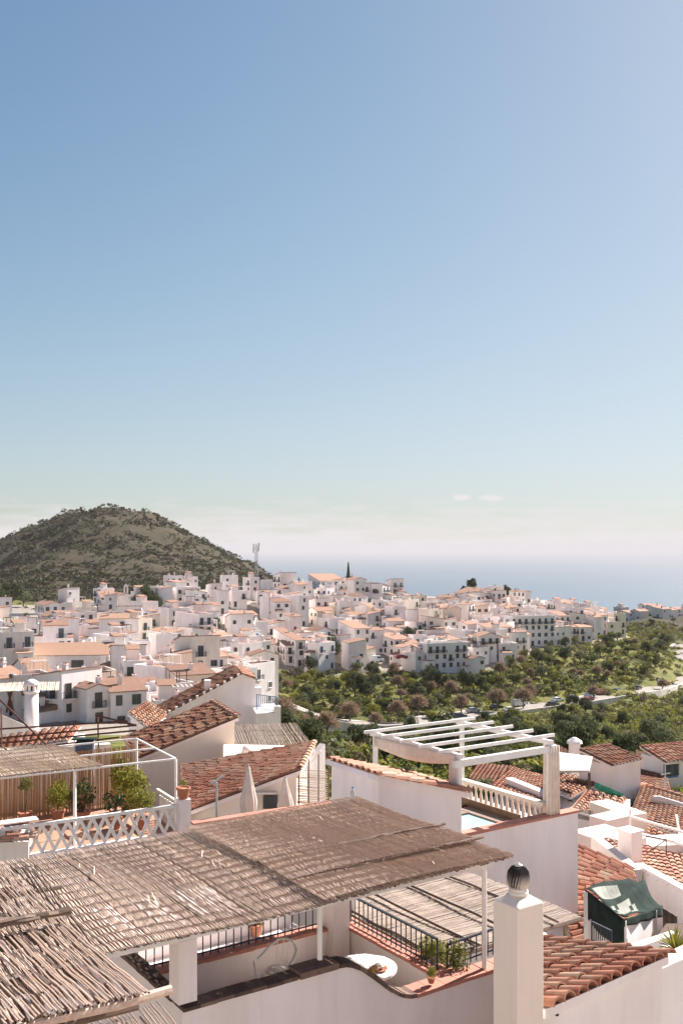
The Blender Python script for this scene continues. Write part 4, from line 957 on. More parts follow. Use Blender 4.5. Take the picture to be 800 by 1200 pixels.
# ground cover: low bushes on the valley slopes, and the scrub and pines of the hill
def cover(name, n, region, mats, label, cat, size, leaf, per, seed, big=0.0):
    rng = np.random.default_rng(seed); pts = []
    while sum(len(p) for p in pts) < n:
        x = rng.uniform(region[0], region[1], 4000); y = rng.uniform(region[2], region[3], 4000)
        k = region[4](x, y); pts.append(np.stack([x[k], y[k]], 1))
    pts = np.concatenate(pts)[:n]; zz = hgt(pts[:, 0], pts[:, 1])
    V = []; Fm = []
    for i in range(n):
        s = size * rng.uniform(.5, 1.6) * (1.9 if rng.random() < big else 1.0); m_ = per
        d = rng.normal(size=(m_, 3)); d /= np.linalg.norm(d, axis=1, keepdims=True); d[:, 2] = np.abs(d[:, 2])
        c = d * s * rng.uniform(.55, 1, (m_, 1)) * np.array([1, 1, rng.uniform(.7, 1.3)]) + np.array([pts[i, 0], pts[i, 1], zz[i] + .1])
        nn = d + rng.normal(size=(m_, 3)) * .5; nn /= np.linalg.norm(nn, axis=1, keepdims=True)
        t = rng.normal(size=(m_, 3)); t -= (t * nn).sum(1, keepdims=True) * nn; t /= np.linalg.norm(t, axis=1, keepdims=True); b = np.cross(nn, t); l = leaf * s * rng.uniform(.7, 1.3, (m_, 1))
        q = np.empty((m_ * 4, 3)); q[0::4] = c - t * l; q[1::4] = c + b * l * .7; q[2::4] = c + t * l; q[3::4] = c - b * l * .7
        V.append(q); Fm.append(np.full(m_, rng.integers(0, len(mats))))
    V = np.concatenate(V); me = bpy.data.meshes.new(name); me.from_pydata(V.tolist(), [], np.arange(len(V)).reshape(-1, 4).tolist())
    for m in mats: me.materials.append(M[m])
    me.polygons.foreach_set('material_index', np.concatenate(Fm).astype(np.int32)); me.update()
    o = link(me, name); o['kind'] = 'stuff'; o['label'] = label; o['category'] = cat
rpx = np.array([[p.x, p.y] for p in rp]); plc = np.array([[a, b] for a, b, _ in placed])
def free(x, y, rd=7.0, hd=6.5):
    ok = np.ones(len(x), bool)
    for q in rpx[::2]: ok &= (x - q[0]) ** 2 + (y - q[1]) ** 2 > rd * rd
    for q in plc: ok &= (x - q[0]) ** 2 + (y - q[1]) ** 2 > hd * hd
    return ok
def valley_ok(x, y):
    px = 400 + x / y * F
    up = np.interp(px, [p[0] for p in LO], [p[1] for p in LO]); zt = hgt(x, y); py = H - zt / y * F
    return (px > 300) & (px < 840) & ((py > up + 1) | (px > 735)) & free(x, y) & (py < 915)
cover('undergrowth', 8500, (-40, 260, 62, 620, valley_ok), ['leaf_green', 'leaf_yellow', 'leaf_yellow', 'scrub', 'leaf_olive', 'leaf_green'], 'mixed low bushes and weeds covering the valley slopes', 'undergrowth', .95, .23, 40, 5)
cover('slope_bushes', 1300, (-25, 75, 46, 118, lambda x, y: (np.abs(400 + x / y * F - 560) < 280) & (y > 46)), ['leaf_green', 'leaf_yellow', 'leaf_dark', 'scrub', 'leaf_olive'], 'low bushes covering the slope just below the near houses', 'bushes', .6, .22, 40, 9)
def hill_ok(x, y):
    n_ = np.sin(x * .021 + 2 * np.sin(y * .017)) * np.sin(y * .026 + 1.5 * np.sin(x * .013)) + .6 * np.sin(x * .06 + y * .04) * np.sin(y * .07)
    return (n_ + RNG.normal(0, .45, len(x)) > -.75) & (hgt(x, y) > -40) & free(x, y, 1, 9) & (x < 120)
cover('hill_scrub', 30000, (-620, 120, 535, 1010, hill_ok), ['leaf_hill', 'scrub_hill', 'leaf_hill', 'scrub_hill', 'leaf_dark'], 'scattered pines and scrub covering the hill', 'scrub', 1.15, .34, 15, 6, .16)
def town_ok(x, y):
    px = 400 + x / y * F; return (px < 735) & free(x, y, 3, 6.0)
cover('town_greenery', 260, (-190, 150, 130, 520, town_ok), ['leaf_green', 'leaf_dark', 'leaf_olive'], 'small shrubs growing in the gaps between the village houses', 'shrubs', 1.0, .3, 40, 7)

# ================================================================== near terrace house
W0 = Vector((1.15, 15.46, 0))
def T(u, v, zz=0.0): return W0 + AX * u + BX * v + ZX * zz
ZF = -7.44
th = thing('terrace_house', 'pale pink-white terrace house with curved parapet under the reed pergola', 'house', T(-2, 1, -10.6))
# front wall with a curved drop
prof = [(-3.94, -6.17), (-2.15, -6.17)] + [(-1.45 + .1 * 0, -6.17)]
prof += [(-1.45 + 1.45 * k / 12, -6.17 - .80 * (1 - math.cos(math.pi * k / 12)) / 2) for k in range(1, 13)]
prof += [(2.9, -6.97)]
L_ = 2.9 + 3.94
mb = MB(); wall_poly(mb, T(-3.94, 0), T(2.9, 0), -10.6, [((u + 3.94) / L_, z_) for u, z_ in prof], .26, BX); mb.build('front_wall', 'white', th)
mb = MB(); mb.box(T(-3.94, .263, -10.6), BX * 5.7, AX * .24, ZX * (10.6 - 6.17)); mb.build('left_wall', 'white', th)
mb = MB(); mb.box(T(-3.697, 2.95, -10.6), AX * (.68 + 3.697), BX * .22, ZX * (10.6 - 6.93)); mb.build('back_wall', 'white', th)
mb = MB(); mb.box(T(.68, .263, -10.6), AX * .2, BX * 2.907, ZX * (10.6 - 6.93)); mb.build('side_wall', 'white', th)
mb = MB(); mb.box(T(-3.697, .263, -10.6), AX * 4.374, BX * 2.685, ZX * (10.6 + ZF)); mb.build('floor', 'cream', th)
def coping(pts, w, h, off, mat, name, nrm, step=.31):
    "row of single coping tiles along a polyline of (u-point) vectors"
    segs = []
    for a, b in zip(pts[:-1], pts[1:]):
        n = max(1, int(round((b - a).length / step)))
        for k in range(n): segs.append((a.lerp(b, k / n), a.lerp(b, (k + 1) / n)))
    for a, b in segs:
        d = (b - a); g = d * .012; q = MB(); j = random.uniform(-.006, .006); up = nrm.cross(d).normalized(); up = up if up.z > 0 else -up
        q.box(a + g - nrm * off + up * (.003 + j), d - 2 * g, nrm * w, up * (h + random.uniform(-.006, .006))); q.build(name, mat, th)
fp = [T(u, 0, z_) for u, z_ in prof]
coping(fp[:2], .28, .05, .03, 'coping_dark', 'coping_tile', BX, .24)
coping(fp[2:-1], .32, .06, .04, 'coping_dark', 'coping_tile', BX, .2)
coping([fp[-2], fp[-1]], .36, .06, .05, 'coping_red', 'coping_brick', BX, .3)
mb = MB(); mb.box(T(-2.13, -.06, -6.165), AX * .66, BX * .34, ZX * .09); mb.build('coping_block', 'coping_dark', th)
coping([T(-3.94, .36, -6.17), T(-3.94, 5.9, -6.17)], .20, .06, .19, 'coping_dark', 'coping_tile', AX * -1, .24)
coping([T(-3.69, 2.95, -6.93), T(.62, 2.95, -6.93)], .34, .055, .06, 'coping_red', 'coping_brick', BX, .3)
coping([T(.88, .30, -6.93), T(.88, 3.1, -6.93)], .32, .055, .06, 'coping_red', 'coping_brick', AX * -1, .3)
mb = MB(); mb.box(T(-3.99, .02, -6.08), AX * .27, BX * .30, ZX * (6.08 - 5.24)); mb.build('column', 'white', th)
mb = MB(); mb.box(T(.28, 2.72, ZF + .003), AX * .36, BX * .36, ZX * (-ZF - 5.243)); mb.build('column', 'white', th)

# narrow pale street in front of the terrace
m_ = MB(); m_.box(T(-14, -9.0, -10.9), AX * 34, BX * 8.9, ZX * .5); struct(m_.build('street', 'concrete'))
# railings
def railing(name, label, a, b, h, n, mat='iron', base=.06, r=.011, group=None):
    t = thing(name, label, 'railing', a, group); a, b = Vector(a), Vector(b)
    m_ = MB(); m_.bar(a + ZX * h, b + ZX * h, .045, .03); m_.build('top_rail', mat, t)
    m_ = MB(); m_.bar(a + ZX * base, b + ZX * base, .03, .018); m_.build('bottom_rail', mat, t)
    for k in range(n + 1):
        p = a.lerp(b, k / n); m_ = MB(); m_.tube([p - ZX * .02, p + ZX * h], r * (1.6 if k in (0, n) else 1), 5); m_.build('post' if k in (0, n) else 'bar', mat, t)
    return t
railing('balcony_railing', 'dark iron railing on the side wall over the lower reed roof', T(.78, .42, -6.875), T(.78, 2.9, -6.875), .50, 18, 'iron')
railing('balcony_railing', 'dark iron railing on the back wall behind the chair and column', T(-3.6, 3.05, -6.875), T(.2, 3.05, -6.875), .44, 26, 'iron')
railing('balcony_railing', 'short dark railing behind the corner shrub beside the chimney', T(1.1, .55, -7.0), T(2.2, .62, -7.0), .42, 8, 'iron')

# main reed pergola over the terrace
pg = thing('reed_pergola', 'large reed-covered pergola roof over the terrace with the table', 'pergola', T(-2, 2, -10.6))
mb = MB(); mb.box(T(-7.4, .02, -5.235), AX * 9.0, BX * .12, ZX * .15); mb.build('front_beam', 'white_paint', pg)
mb = MB(); mb.box(T(-7.4, 3.75, -5.235), AX * 9.0, BX * .12, ZX * .15); mb.build('back_beam', 'white_paint', pg)
for k in range(13):
    mb = MB(); mb.box(T(-7.3 + k * .74, -.1, -5.083), AX * .06, BX * 4.05, ZX * .05); mb.build('rafter', 'wood_door', pg)
for u, zb in ((1.5, -6.9), (-1.72, -6.01)):
    mb = MB(); mb.tube([T(u, .08, zb), T(u, .08, -5.236)], .042, 10); mb.build('post', 'white_paint', pg)
for u in (1.45, -4.1, -7.2):
    mb = MB(); mb.tube([T(u, 3.81, -10.6), T(u, 3.81, -5.236)], .05, 8); mb.build('post', 'white_paint', pg)
reed_mat(T(-7.5, -.30, -5.02), AX, BX, 9.25, 4.4, pg, 'reed', sp=.025, r=.0098, rows=.30, amp=.017, jag=.12, nsingle=272, seg=8)
reed_mat(T(-7.5, -.25, -5.045), AX, BX, 9.2, 4.3, pg, 'reed_dark', sp=.028, r=.011, rows=.6, amp=.008, jag=.1, seg=2)
# the overlapping top mats of the right half with their rolled front edges
for v0, v1, lift in ((1.55, 4.12, .045), (.55, 1.75, .075), (-.34, .72, .03)):
    reed_mat(T(-1.95, v0, -5.0 + lift), AX, BX, 3.72, v1 - v0, pg, 'reed', sp=.024, r=.0095, rows=.26, amp=.014, jag=.05, seg=6)
for v in (1.56, .55):
    mb = MB()
    for k in range(5):
        mb.tube([T(-1.95 + 3.85 * j / 14, v + random.uniform(-.02, .02), -4.925 + random.uniform(-.02, .022)) for j in range(15)], .016, 5)
    mb.build('batten', 'reed_dark', pg)
# straggling broken canes on top
st = MB()
for k in range(60):
    u, v = random.uniform(-7, 1.6), random.uniform(-.2, 4.0); a_ = random.uniform(-.5, .5); l = random.uniform(.15, .6); d = (BX * math.cos(a_) + AX * math.sin(a_)) * l
    p = T(u, v, -4.955 + random.uniform(-.01, .03)); st.tube([p, p + d * .5 + ZX * random.uniform(0, .03), p + d + ZX * random.uniform(-.02, .03)], .009, 3, cap=False)
o = st.build('loose_canes', 'reed', pg); o['kind'] = 'stuff'

# near reed roof, lower left
nr = thing('reed_pergola', 'rough grey reed roof with rolled pole edge in front of the large pergola', 'pergola', (-3, 7, -9.6))
NC = Vector((-1.185, 6.55, -2.90)); U2, V2 = dirs(57.5)
def N2(u, v, zz=0.0): return NC + U2 * u + V2 * v + ZX * zz
reed_mat(N2(-3.6, 0.0, .03), U2, V2, 3.52, 3.0, nr, 'reed', sp=.027, r=.0078, rows=.50, amp=.007, jag=.10, nsingle=118, seg=10, sides=5, skew=-.05)
reed_mat(N2(-3.6, .02, 0.0), U2, V2, 3.45, 2.95, nr, 'reed_dark', sp=.040, r=.011, rows=.50, amp=.015, jag=.06, nsingle=86, seg=6, sides=4, skew=.06)
reed_mat(N2(-3.6, .5, .075), U2, V2, 3.30, 2.0, nr, 'reed', sp=.12, r=.011, rows=.42, amp=.016, jag=.5, nsingle=26, seg=8, sides=4, skew=-.10)
for k, v in enumerate((.02, 2.45)):
    mb = MB(); mb.tube([N2(-3.7 + 3.78 * j / 10, v + random.uniform(-.012, .012), -.035 + random.uniform(-.01, .01)) for j in range(11)], .032 if k == 0 else .024, 8); mb.build('edge_pole', 'reed_dark' if k else 'reed', nr)
mb = MB()
for k in range(12):
    mb.tube([N2(-1.2 + 1.05 * j / 6, 1.45 + random.uniform(-.035, .035), .10 + random.uniform(-.02, .03)) for j in range(7)], .013, 4)
mb.build('reed_roll', 'reed_dark', nr)
for v in (.7, 1.5, 2.6):
    mb = MB(); mb.box(N2(-3.6, v, -.13), U2 * 3.3, V2 * .08, ZX * .09); mb.build('rafter', 'wood_door', nr)
for u, v in ((-.6, .75), (-3.4, .75), (-.6, 2.65), (-3.4, 2.65)):
    mb = MB(); p = N2(u, v); mb.tube([(p.x, p.y, -9.9), (p.x, p.y, -3.03)], .05, 8); mb.build('post', 'wood_door', nr)
nr2 = thing('reed_pergola', 'lower strip of reed roof tucked under the rough grey reed roof', 'pergola', (-2.5, 5.6, -9.6))
reed_mat(N2(-3.4, -1.5, -.20), U2, V2, 3.44, 1.72, nr2, 'reed', sp=.027, r=.0078, rows=.46, amp=.008, jag=.10, nsingle=80, seg=10, sides=4, skew=.03)
reed_mat(N2(-3.4, -1.5, -.235), U2, V2, 3.38, 1.66, nr2, 'reed_dark', sp=.036, r=.012, rows=.4, amp=.015, jag=.08, seg=4)
mb = MB(); mb.tube([N2(-3.4 + 3.3 * j / 8, .16 + random.uniform(-.01, .01), -.15) for j in range(9)], .024, 7); mb.build('edge_pole', 'reed_dark', nr2)
for u, v in ((-.5, -.3), (-3.2, -.3), (-.9, -1.3)):
    mb = MB(); p = N2(u, v); mb.tube([(p.x, p.y, -9.9), (p.x, p.y, -3.2)], .05, 8); mb.build('post', 'wood_door', nr2)

# lower reed roof right of the terrace
lr = thing('reed_pergola', 'weathered flat reed roof with poles below the terrace side railing', 'pergola', T(3, 3.5, -10.8))
reed_mat(T(1.05, 1.2, -7.12), BX, AX, 4.75, 3.9, lr, 'reed_mid', sp=.030, r=.011, rows=.5, amp=.015, jag=.10, nsingle=150, seg=4, name='cane')
reed_mat(T(1.05, 1.2, -7.145), BX, AX, 4.75, 3.8, lr, 'reed_dark', sp=.028, r=.011, rows=.7, amp=.01, jag=.05, seg=2)
for u in (1.12, 1.25, 1.4, 2.3, 3.25, 4.3):
    mb = MB(); mb.tube([T(u + random.uniform(-.02, .02), 1.1 + 4.9 * k / 8, -7.05 + random.uniform(-.012, .012)) for k in range(9)], .026, 7); mb.build('batten', 'reed_dark', lr)
mb = MB(); mb.tube([T(1.0, 1.2, -7.16), T(5.0, 1.2, -7.16)], .05, 7); mb.build('edge_pole', 'reed_dark', lr)
for u, v in ((1.2, 1.3), (4.7, 1.3), (1.2, 5.7), (4.7, 5.7)):
    mb = MB(); mb.tube([T(u, v, -10.9), T(u, v, -7.2)], .05, 7); mb.build('post', 'wood_door', lr)

# white neighbour patio seen through the railing
nb = thing('patio_house', 'sunlit white patio block glimpsed through the back railing', 'house', T(-2, 5, -10.6))
mb = MB(); mb.box(T(-3.66, 3.4, -10.6), AX * 4.5, BX * 4.6, ZX * (10.6 - 7.55)); mb.build('wall', 'white', nb)
mb = MB(); mb.box(T(-3.65, 4.9, -7.548), AX * 4.4, BX * .2, ZX * .55); mb.build('parapet', 'white', nb)

# chair, table and what lies on it
def chair(p, yaw, label):
    t = thing('garden_chair', label, 'chair', p); p = Vector(p); u = Vector((math.cos(yaw), math.sin(yaw), 0)); v = Vector((-u.y, u.x, 0))
    def q(x, y, zz): return p + u * x + v * y + ZX * zz
    for sx in (-.23, .23):
        for sy in (-.2, .22):
            m_ = MB(); m_.tube([q(sx * 1.08, sy * 1.1, 0), q(sx, sy, .44)], .014, 6); m_.build('leg', 'white_paint', t)
    m_ = MB(); m_.tube([q(.25 * math.cos(a), .24 * math.sin(a), .44) for a in [2 * math.pi * k / 20 for k in range(21)]], .013, 6)
    for k in range(-4, 5): y = k * .05; x = .25 * math.sqrt(max(0, 1 - (y / .24) ** 2)); m_.tube([q(-x, y, .44), q(x, y, .44)], .006, 4)
    m_.build('seat', 'white_paint', t)
    back = [q(-.28 * math.cos(a) , -.26 + .46 * 0, 0) for a in (0,)]
    pts = [(-.29, .20, .44), (-.31, .22, .66), (-.29, .0, .70), (-.25, -.20, .78), (-.14, -.31, .87), (0, -.34, .89), (.14, -.31, .87), (.25, -.20, .78), (.29, .0, .70), (.31, .22, .66), (.29, .20, .44)]
    m_ = MB(); m_.tube([q(*k) for k in pts], .022, 8); m_.build('back_hoop', 'white_paint', t)
    m_ = MB()
    for x in (-.15, -.05, .05, .15): m_.tube([q(x, -.22, .44), q(x * 1.1, -.32, .87)], .006, 4)
    m_.build('back_wires', 'white_paint', t)
    cu = MB(); cu.lathe([(.05, 0), (.20, .005), (.215, .03), (.19, .055), (.05, .06)], q(0, 0, .455), 14); cu.build('cushion', 'cloth_cream', t)
cpos = PZ(325, 1140, ZF + .45); chair((cpos.x, cpos.y, ZF), R(155), 'white wire chair with curved hoop back on the terrace')
tp = PZ(428, 1133, ZF + .76); tb = thing('patio_table', 'round white slatted patio table behind the curved parapet', 'table', (tp.x, tp.y, ZF))
zt = ZF + .74
for k in range(9):
    x0 = -.5 + k * .1117; x1 = x0 + .086; h0 = math.sqrt(max(.002, .505 ** 2 - max(abs(x0), abs(x1)) ** 2)) ; h1 = math.sqrt(max(.002, .505 ** 2 - min(abs(x0), abs(x1)) ** 2))
    xa, ya = (h0, h1) if abs(x0) > abs(x1) else (h1, h0); m_ = MB(); c_ = Vector((tp.x, tp.y, zt)); uu, vv = dirs(20)
    m_.prism([(c_ + uu * x0 - vv * xa).xy, (c_ + uu * x1 - vv * ya).xy, (c_ + uu * x1 + vv * ya).xy, (c_ + uu * x0 + vv * xa).xy], zt, zt + .022); m_.build('table_slat', 'white_paint', tb)
m_ = MB(); m_.tube([(tp.x + .49 * math.cos(a), tp.y + .49 * math.sin(a), zt - .015) for a in [2 * math.pi * k / 28 for k in range(29)]], .014, 6); m_.build('rim', 'white_paint', tb)
for k in range(3):
    a = 2.1 * k; m_ = MB(); m_.tube([(tp.x + .36 * math.cos(a), tp.y + .36 * math.sin(a), ZF), (tp.x, tp.y, ZF + .4), (tp.x - .3 * math.cos(a), tp.y - .3 * math.sin(a), zt)], .014, 6); m_.build('leg', 'white_paint', tb)
fr = tp + Vector((.20, -.12, 0)); pl = thing('plate', 'brown plate of bread on the slatted table', 'plate', (fr.x, fr.y, zt + .022))
m_ = MB(); m_.lathe([(.04, 0), (.10, .005), (.15, .025), (.145, .03), (.09, .012), (.03, .01)], (fr.x, fr.y, zt + .024), 16); m_.build('dish', 'terracotta', pl)
m_ = MB(); m_.lathe([(.02, 0), (.07, .01), (.085, .04), (.06, .07), (.02, .08)], (fr.x + .02, fr.y + .03, zt + .04), 12); m_.build('bread', 'cloth_cream', pl)
m_ = MB(); m_.lathe([(.02, 0), (.06, .01), (.07, .035), (.05, .06), (.02, .065)], (fr.x - .05, fr.y - .05, zt + .04), 12); m_.build('roll', 'ochre', pl)
m_ = MB(); c_ = (fr.x - .12, fr.y - .22, zt + .024); m_.lathe([(.03, 0), (.055, .03), (.062, .06), (.05, .095), (.015, .115)], c_, 14); o = m_.build('orange', 'orange_skin', None, True); tag(o, 'single orange lying on the slatted table beside the plate', 'fruit')

def pot_plant(name, label, p, pr, ph, crown, s, group=None, cat='plant'):
    t = thing(name, label, cat, p, group); m_ = MB(); m_.lathe([(pr * .7, 0), (pr, ph * .85), (pr * 1.1, ph * .86), (pr * 1.1, ph), (pr * .9, ph), (pr * .85, ph * .9)], p, 16); m_.build('pot', 'terracotta', t)
    link(crown, 'foliage', t, (p[0], p[1], p[2] + ph + s * .75), random.uniform(0, 6), (s, s, s)); return t
BUSH = crown_mesh('foliage', 'leaf_green', 420, .10, .9, 1.0, 12, 201); BUSHY = crown_mesh('foliage', 'leaf_yellow', 420, .10, .9, 1.0, 14, 202); BUSHD = crown_mesh('foliage', 'leaf_dark', 420, .11, .9, 1.0, 12, 203); BUSHT = crown_mesh('foliage', 'leaf_green', 900, .07, .8, 1.1, 22, 204); BUSHG = crown_mesh('foliage', 'leaf_yellow', 1500, .06, .8, 1.1, 30, 205)
c_ = T(1.15, .42, -7.35); pot_plant('potted_shrub', 'bushy green shrub at the corner where the railing meets the parapet', c_, .22, .32, BUSHT, .36)
c_ = T(.86, .75, -7.4); pot_plant('potted_shrub', 'tall light green shrub leaning on the side railing', T(1.05, .85, -7.35), .18, .3, BUSHG, .36)
c_ = PZ(505, 1152, -6.87); pot_plant('flower_pot', 'small pot of yellow flowers on the side wall end', c_, .06, .08, BUSHG, .12)
c_ = PZ(300, 1096, -7.53); pot_plant('potted_plant', 'small green pot plant behind the back railing', c_, .12, .2, BUSH, .22)

# ------------------------------------------------------------------ chimney with spiral vent
cm0 = P(606.5, 1066, 12.3); cw = .45
ch = thing('chimney', 'tall plastered chimney with ribbed sooty vent cap beside the terrace', 'chimney', (cm0.x, cm0.y, -10.3))
m_ = MB(); b0 = Vector((cm0.x, cm0.y, 0)); c4 = [b0, b0 + AX * cw, b0 + AX * cw + BX * cw, b0 + BX * cw]; ctr = sum(c4, Vector()) / 4
vs = [q + ZX * -10.3 for q in c4] + [q + ZX * cm0.z for q in c4] + [ctr + (q - ctr) * .45 + ZX * (cm0.z + .085) for q in c4]
m_.add(vs, [(3, 2, 1, 0)] + [(i, (i + 1) % 4, (i + 1) % 4 + 4, i + 4) for i in range(4)] + [(i + 4, (i + 1) % 4 + 4, (i + 1) % 4 + 8, i + 8) for i in range(4)] + [(8, 9, 10, 11)])
o = m_.build('stack', 'cream', ch); bv = o.modifiers.new('bevel', 'BEVEL'); bv.width = .018; bv.segments = 3
zc = cm0.z + .08
m_ = MB(); m_.lathe([(.10, 0), (.125, .01), (.125, .05), (.11, .055), (.118, .06), (.118, .09), (.10, .095)], ctr + ZX * zc, 24); m_.build('collar', 'white_old', ch, True)
m_ = MB(); m_.lathe([(.085, .09), (.10, .2), (.08, .34), (.02, .36)], ctr + ZX * zc, 16); m_.build('core', 'soot', ch, True)
q = NT('vent_metal'); sp_ = q.n('ShaderNodeSeparateXYZ'); q.l(q.world(), sp_.inputs[0])
f_ = q.math('MULTIPLY', q.math('SUBTRACT', q.math('ADD', sp_.outputs[2], q.math('MULTIPLY', q.noise(q.world(), 22, 4), .12)), zc + .20), 7.0, True)
q.col(q.mix(f_, (0.62, 0.54, 0.47), (0.06, 0.05, 0.05))); q.done(.7, .1)
for k in range(22):
    m_ = MB(); a = 2 * math.pi * k / 22; pr_ = [(.118, .09), (.138, .15), (.142, .22), (.128, .29), (.09, .345), (.04, .368)]; vs = []
    for i, (r_, z_) in enumerate(pr_):
        tw = a + z_ * 1.6
        for da, dr in ((-.085, -.018), (.085, .006)):
            vs.append(ctr + Vector((math.cos(tw + da) * (r_ + dr), math.sin(tw + da) * (r_ + dr), zc + z_)))
    m_.add(vs, [(2 * i, 2 * i + 1, 2 * i + 3, 2 * i + 2) for i in range(5)]); o = m_.build('fin', 'vent_metal', ch); sm = o.modifiers.new('s', 'SOLIDIFY'); sm.thickness = .004
m_ = MB(); m_.lathe([(.05, .362), (.055, .372), (.02, .385), (.012, .40), (.004, .405)], ctr + ZX * zc, 14); m_.build('top_cap', 'white_old', ch, True)

# ------------------------------------------------------------------ near tiled roof at the right
E1, D1 = dirs(51.8)
k0 = P(640, 1181, 12.85); nt = thing('tiled_house', 'white house with near orange barrel-tile roof beside the chimney', 'house', (k0.x, k0.y, -10.6))
ZE = k0.z
def K(u, v, zz): p = k0 + E1 * u + D1 * v; return Vector((p.x, p.y, zz))
DROP = .215
def vlim(u):            # the roof stops against the chimney and the terrace wall
    p = K(u, 0, ZE); return max(.25, min(2.9, abs(reach(p, D1, 607))))
U0, U1 = -.06, 2.66
v0_, v1_ = vlim(U0), vlim(U1)
m_ = MB(); c_ = [K(U0 + .03, .06, 0), K(U1 - .03, .06, 0), K(U1 - .03, v1_ - .05, 0), K(U0 + .03, v0_ - .05, 0)]; zt_ = [ZE - .14, ZE - .14, ZE - .14 - v1_ * DROP, ZE - .14 - v0_ * DROP]
m_.add([Vector((p.x, p.y, -10.6)) for p in c_] + [Vector((p.x, p.y, h_)) for p, h_ in zip(c_, zt_)], [(3, 2, 1, 0), (0, 1, 5, 4), (1, 2, 6, 5), (2, 3, 7, 6), (3, 0, 4, 7), (4, 5, 6, 7)]); m_.build('wall', 'white', nt)
rf_ = MB(); q4 = [K(U0, v0_, ZE - v0_ * DROP), K(U1, v1_, ZE - v1_ * DROP), K(U1, -.03, ZE), K(U0, -.03, ZE)]; rf_.hexa([p - ZX * .12 for p in q4] + q4); rf_ = rf_.build('roof', 'white', nt)
upn = (E1.cross(D1 - ZX * DROP)); upn = (upn if upn.z > 0 else -upn).normalized(); nc = 11; spc = (U1 - U0) / nc; tl_ = .37
for i in range(nc):
    u = U0 + (i + .5) * spc; vm = vlim(u); nj = max(1, int(math.ceil((vm + .1) / tl_)))
    one = MB(); cu_ = u + spc / 2; one.add([K(cu_ - .07, -.03, ZE + .012), K(cu_ + .07, -.03, ZE + .012), K(cu_ + .07, vm, ZE - vm * DROP + .012), K(cu_ - .07, vm, ZE - vm * DROP + .012)], [(0, 1, 2, 3)])
    if i < nc - 1: one.build('channel_tile', 'tile_red', rf_)
    ju = random.uniform(-.012, .012); jv = random.uniform(-.06, .03)
    for j in range(nj):
        va, vb = -.10 + jv + j * tl_, -.10 + jv + (j + 1) * tl_ + .05; o_ = E1 * (ju + random.uniform(-.012, .012)) + ZX * random.uniform(-.005, .008)
        one = MB(); tile_geo(one, K(u, vb, ZE - vb * DROP + .010) + o_, K(u, va, ZE - va * DROP + .045) + o_, spc * .40, spc * .485, upn, -1, 8); one.build('tile', 'tile_red', rf_)
m_ = MB(); m_.box(K(U1 - .028, .062, -10.6), E1 * 5.0, D1 * .3, ZX * (10.6 + ZE - .2)); m_.build('side_wing', 'white', nt)
m_ = MB(); h_ = P(650, 1188, 13.0); m_.cbox(h_ - D1 * .02 + E1 * .0, E1 * .03, D1 * .06, ZX * .03); m_.build('drain_stub', 'soot', nt)
# agave behind the ridge
ag = P(790, 1112, 17.0); t = thing('agave_plant', 'spiky yellow-green plant behind the tiled roof ridge', 'plant', (ag.x, ag.y, -10.6)); m_ = MB()
m_.lathe([(.3, -10.6 - ag.z), (.3, -.05)], ag, 10); m_.build('planter', 'white_old', t); m_ = MB()
for k in range(46):
    a = random.uniform(0, 6.28); e = random.uniform(.25, 1.4); l = random.uniform(.3, .5); d = Vector((math.cos(a) * math.cos(e), math.sin(a) * math.cos(e), math.sin(e))); s = d.cross(ZX).normalized() * .018
    m_.add([ag - s, ag + s, ag + d * l * .6 + s * .8, ag + d * l - ZX * .04, ag + d * l * .6 - s * .8], [(0, 1, 2, 3, 4)])
m_.build('leaves', 'leaf_yellow', t)

# ------------------------------------------------------------------ pool house
O2 = Vector((1.64, 15.95, 0))
def Q(u, v, zz=0.0): return O2 + AX * u + BX * v + ZX * zz
ph = thing('pool_house', 'white house with roof terrace, hot tub wall and small tiled annexe', 'house', Q(6, 7, -11.5))
VP = 6.05
m_ = MB(); m_.box(Q(4.6, VP, -11.8), AX * 5.1, BX * .24, ZX * (11.8 - 7.0)); m_.build('front_wall', 'white', ph)
m_ = MB(); m_.box(Q(9.46, VP + .243, -11.8), AX * .24, BX * 4.4, ZX * (11.8 - 7.45)); m_.build('side_wall', 'white', ph)
m_ = MB(); m_.box(Q(3.2, VP + .243, -11.8), AX * 6.255, BX * 4.4, ZX * (11.8 - 7.75)); m_.build('terrace_slab', 'cream', ph)
for k in range(17):
    m_ = MB(); m_.box(Q(5.6 + k * .245, VP - .04, -6.997), AX * .238, BX * .32, ZX * .06); m_.build('coping_brick', 'coping_red', ph)
# annexe: monopitch tile roof falling to the right
za, zb_ = -5.16, -5.90
u0, u1, v0, v1 = 3.16, 5.62, VP, VP + 1.95
m_ = MB(); c_ = [Q(u0, v0), Q(u1, v0), Q(u1, v1), Q(u0, v1)]; zz4 = [za - .1, zb_ - .1, zb_ - .1, za - .1]
m_.add([q_ + ZX * -11.8 for q_ in c_] + [q_ + ZX * h_ for q_, h_ in zip(c_, zz4)], [(3, 2, 1, 0), (0, 1, 5, 4), (1, 2, 6, 5), (2, 3, 7, 6), (3, 0, 4, 7), (4, 5, 6, 7)]); m_.build('annexe_wall', 'white', ph)
tile_roof(Q(u0 - .1, v1 + .08, za), Q(u0 - .1, v0 - .1, za), Q(u1 + .25, v1 + .08, zb_ - .05), Q(u1 + .25, v0 - .1, zb_ - .05), 'tile_pale', ph, sp=.25, ln=.42, name='annexe_roof')
m_ = MB()
for k in range(6): m_.box(Q(u0 + .25 + k * .4, v0 - .06, za - .12 - k * .115), AX * .2, BX * .2, ZX * .05)
m_.build('eave_tiles', 'tile_pale', ph)
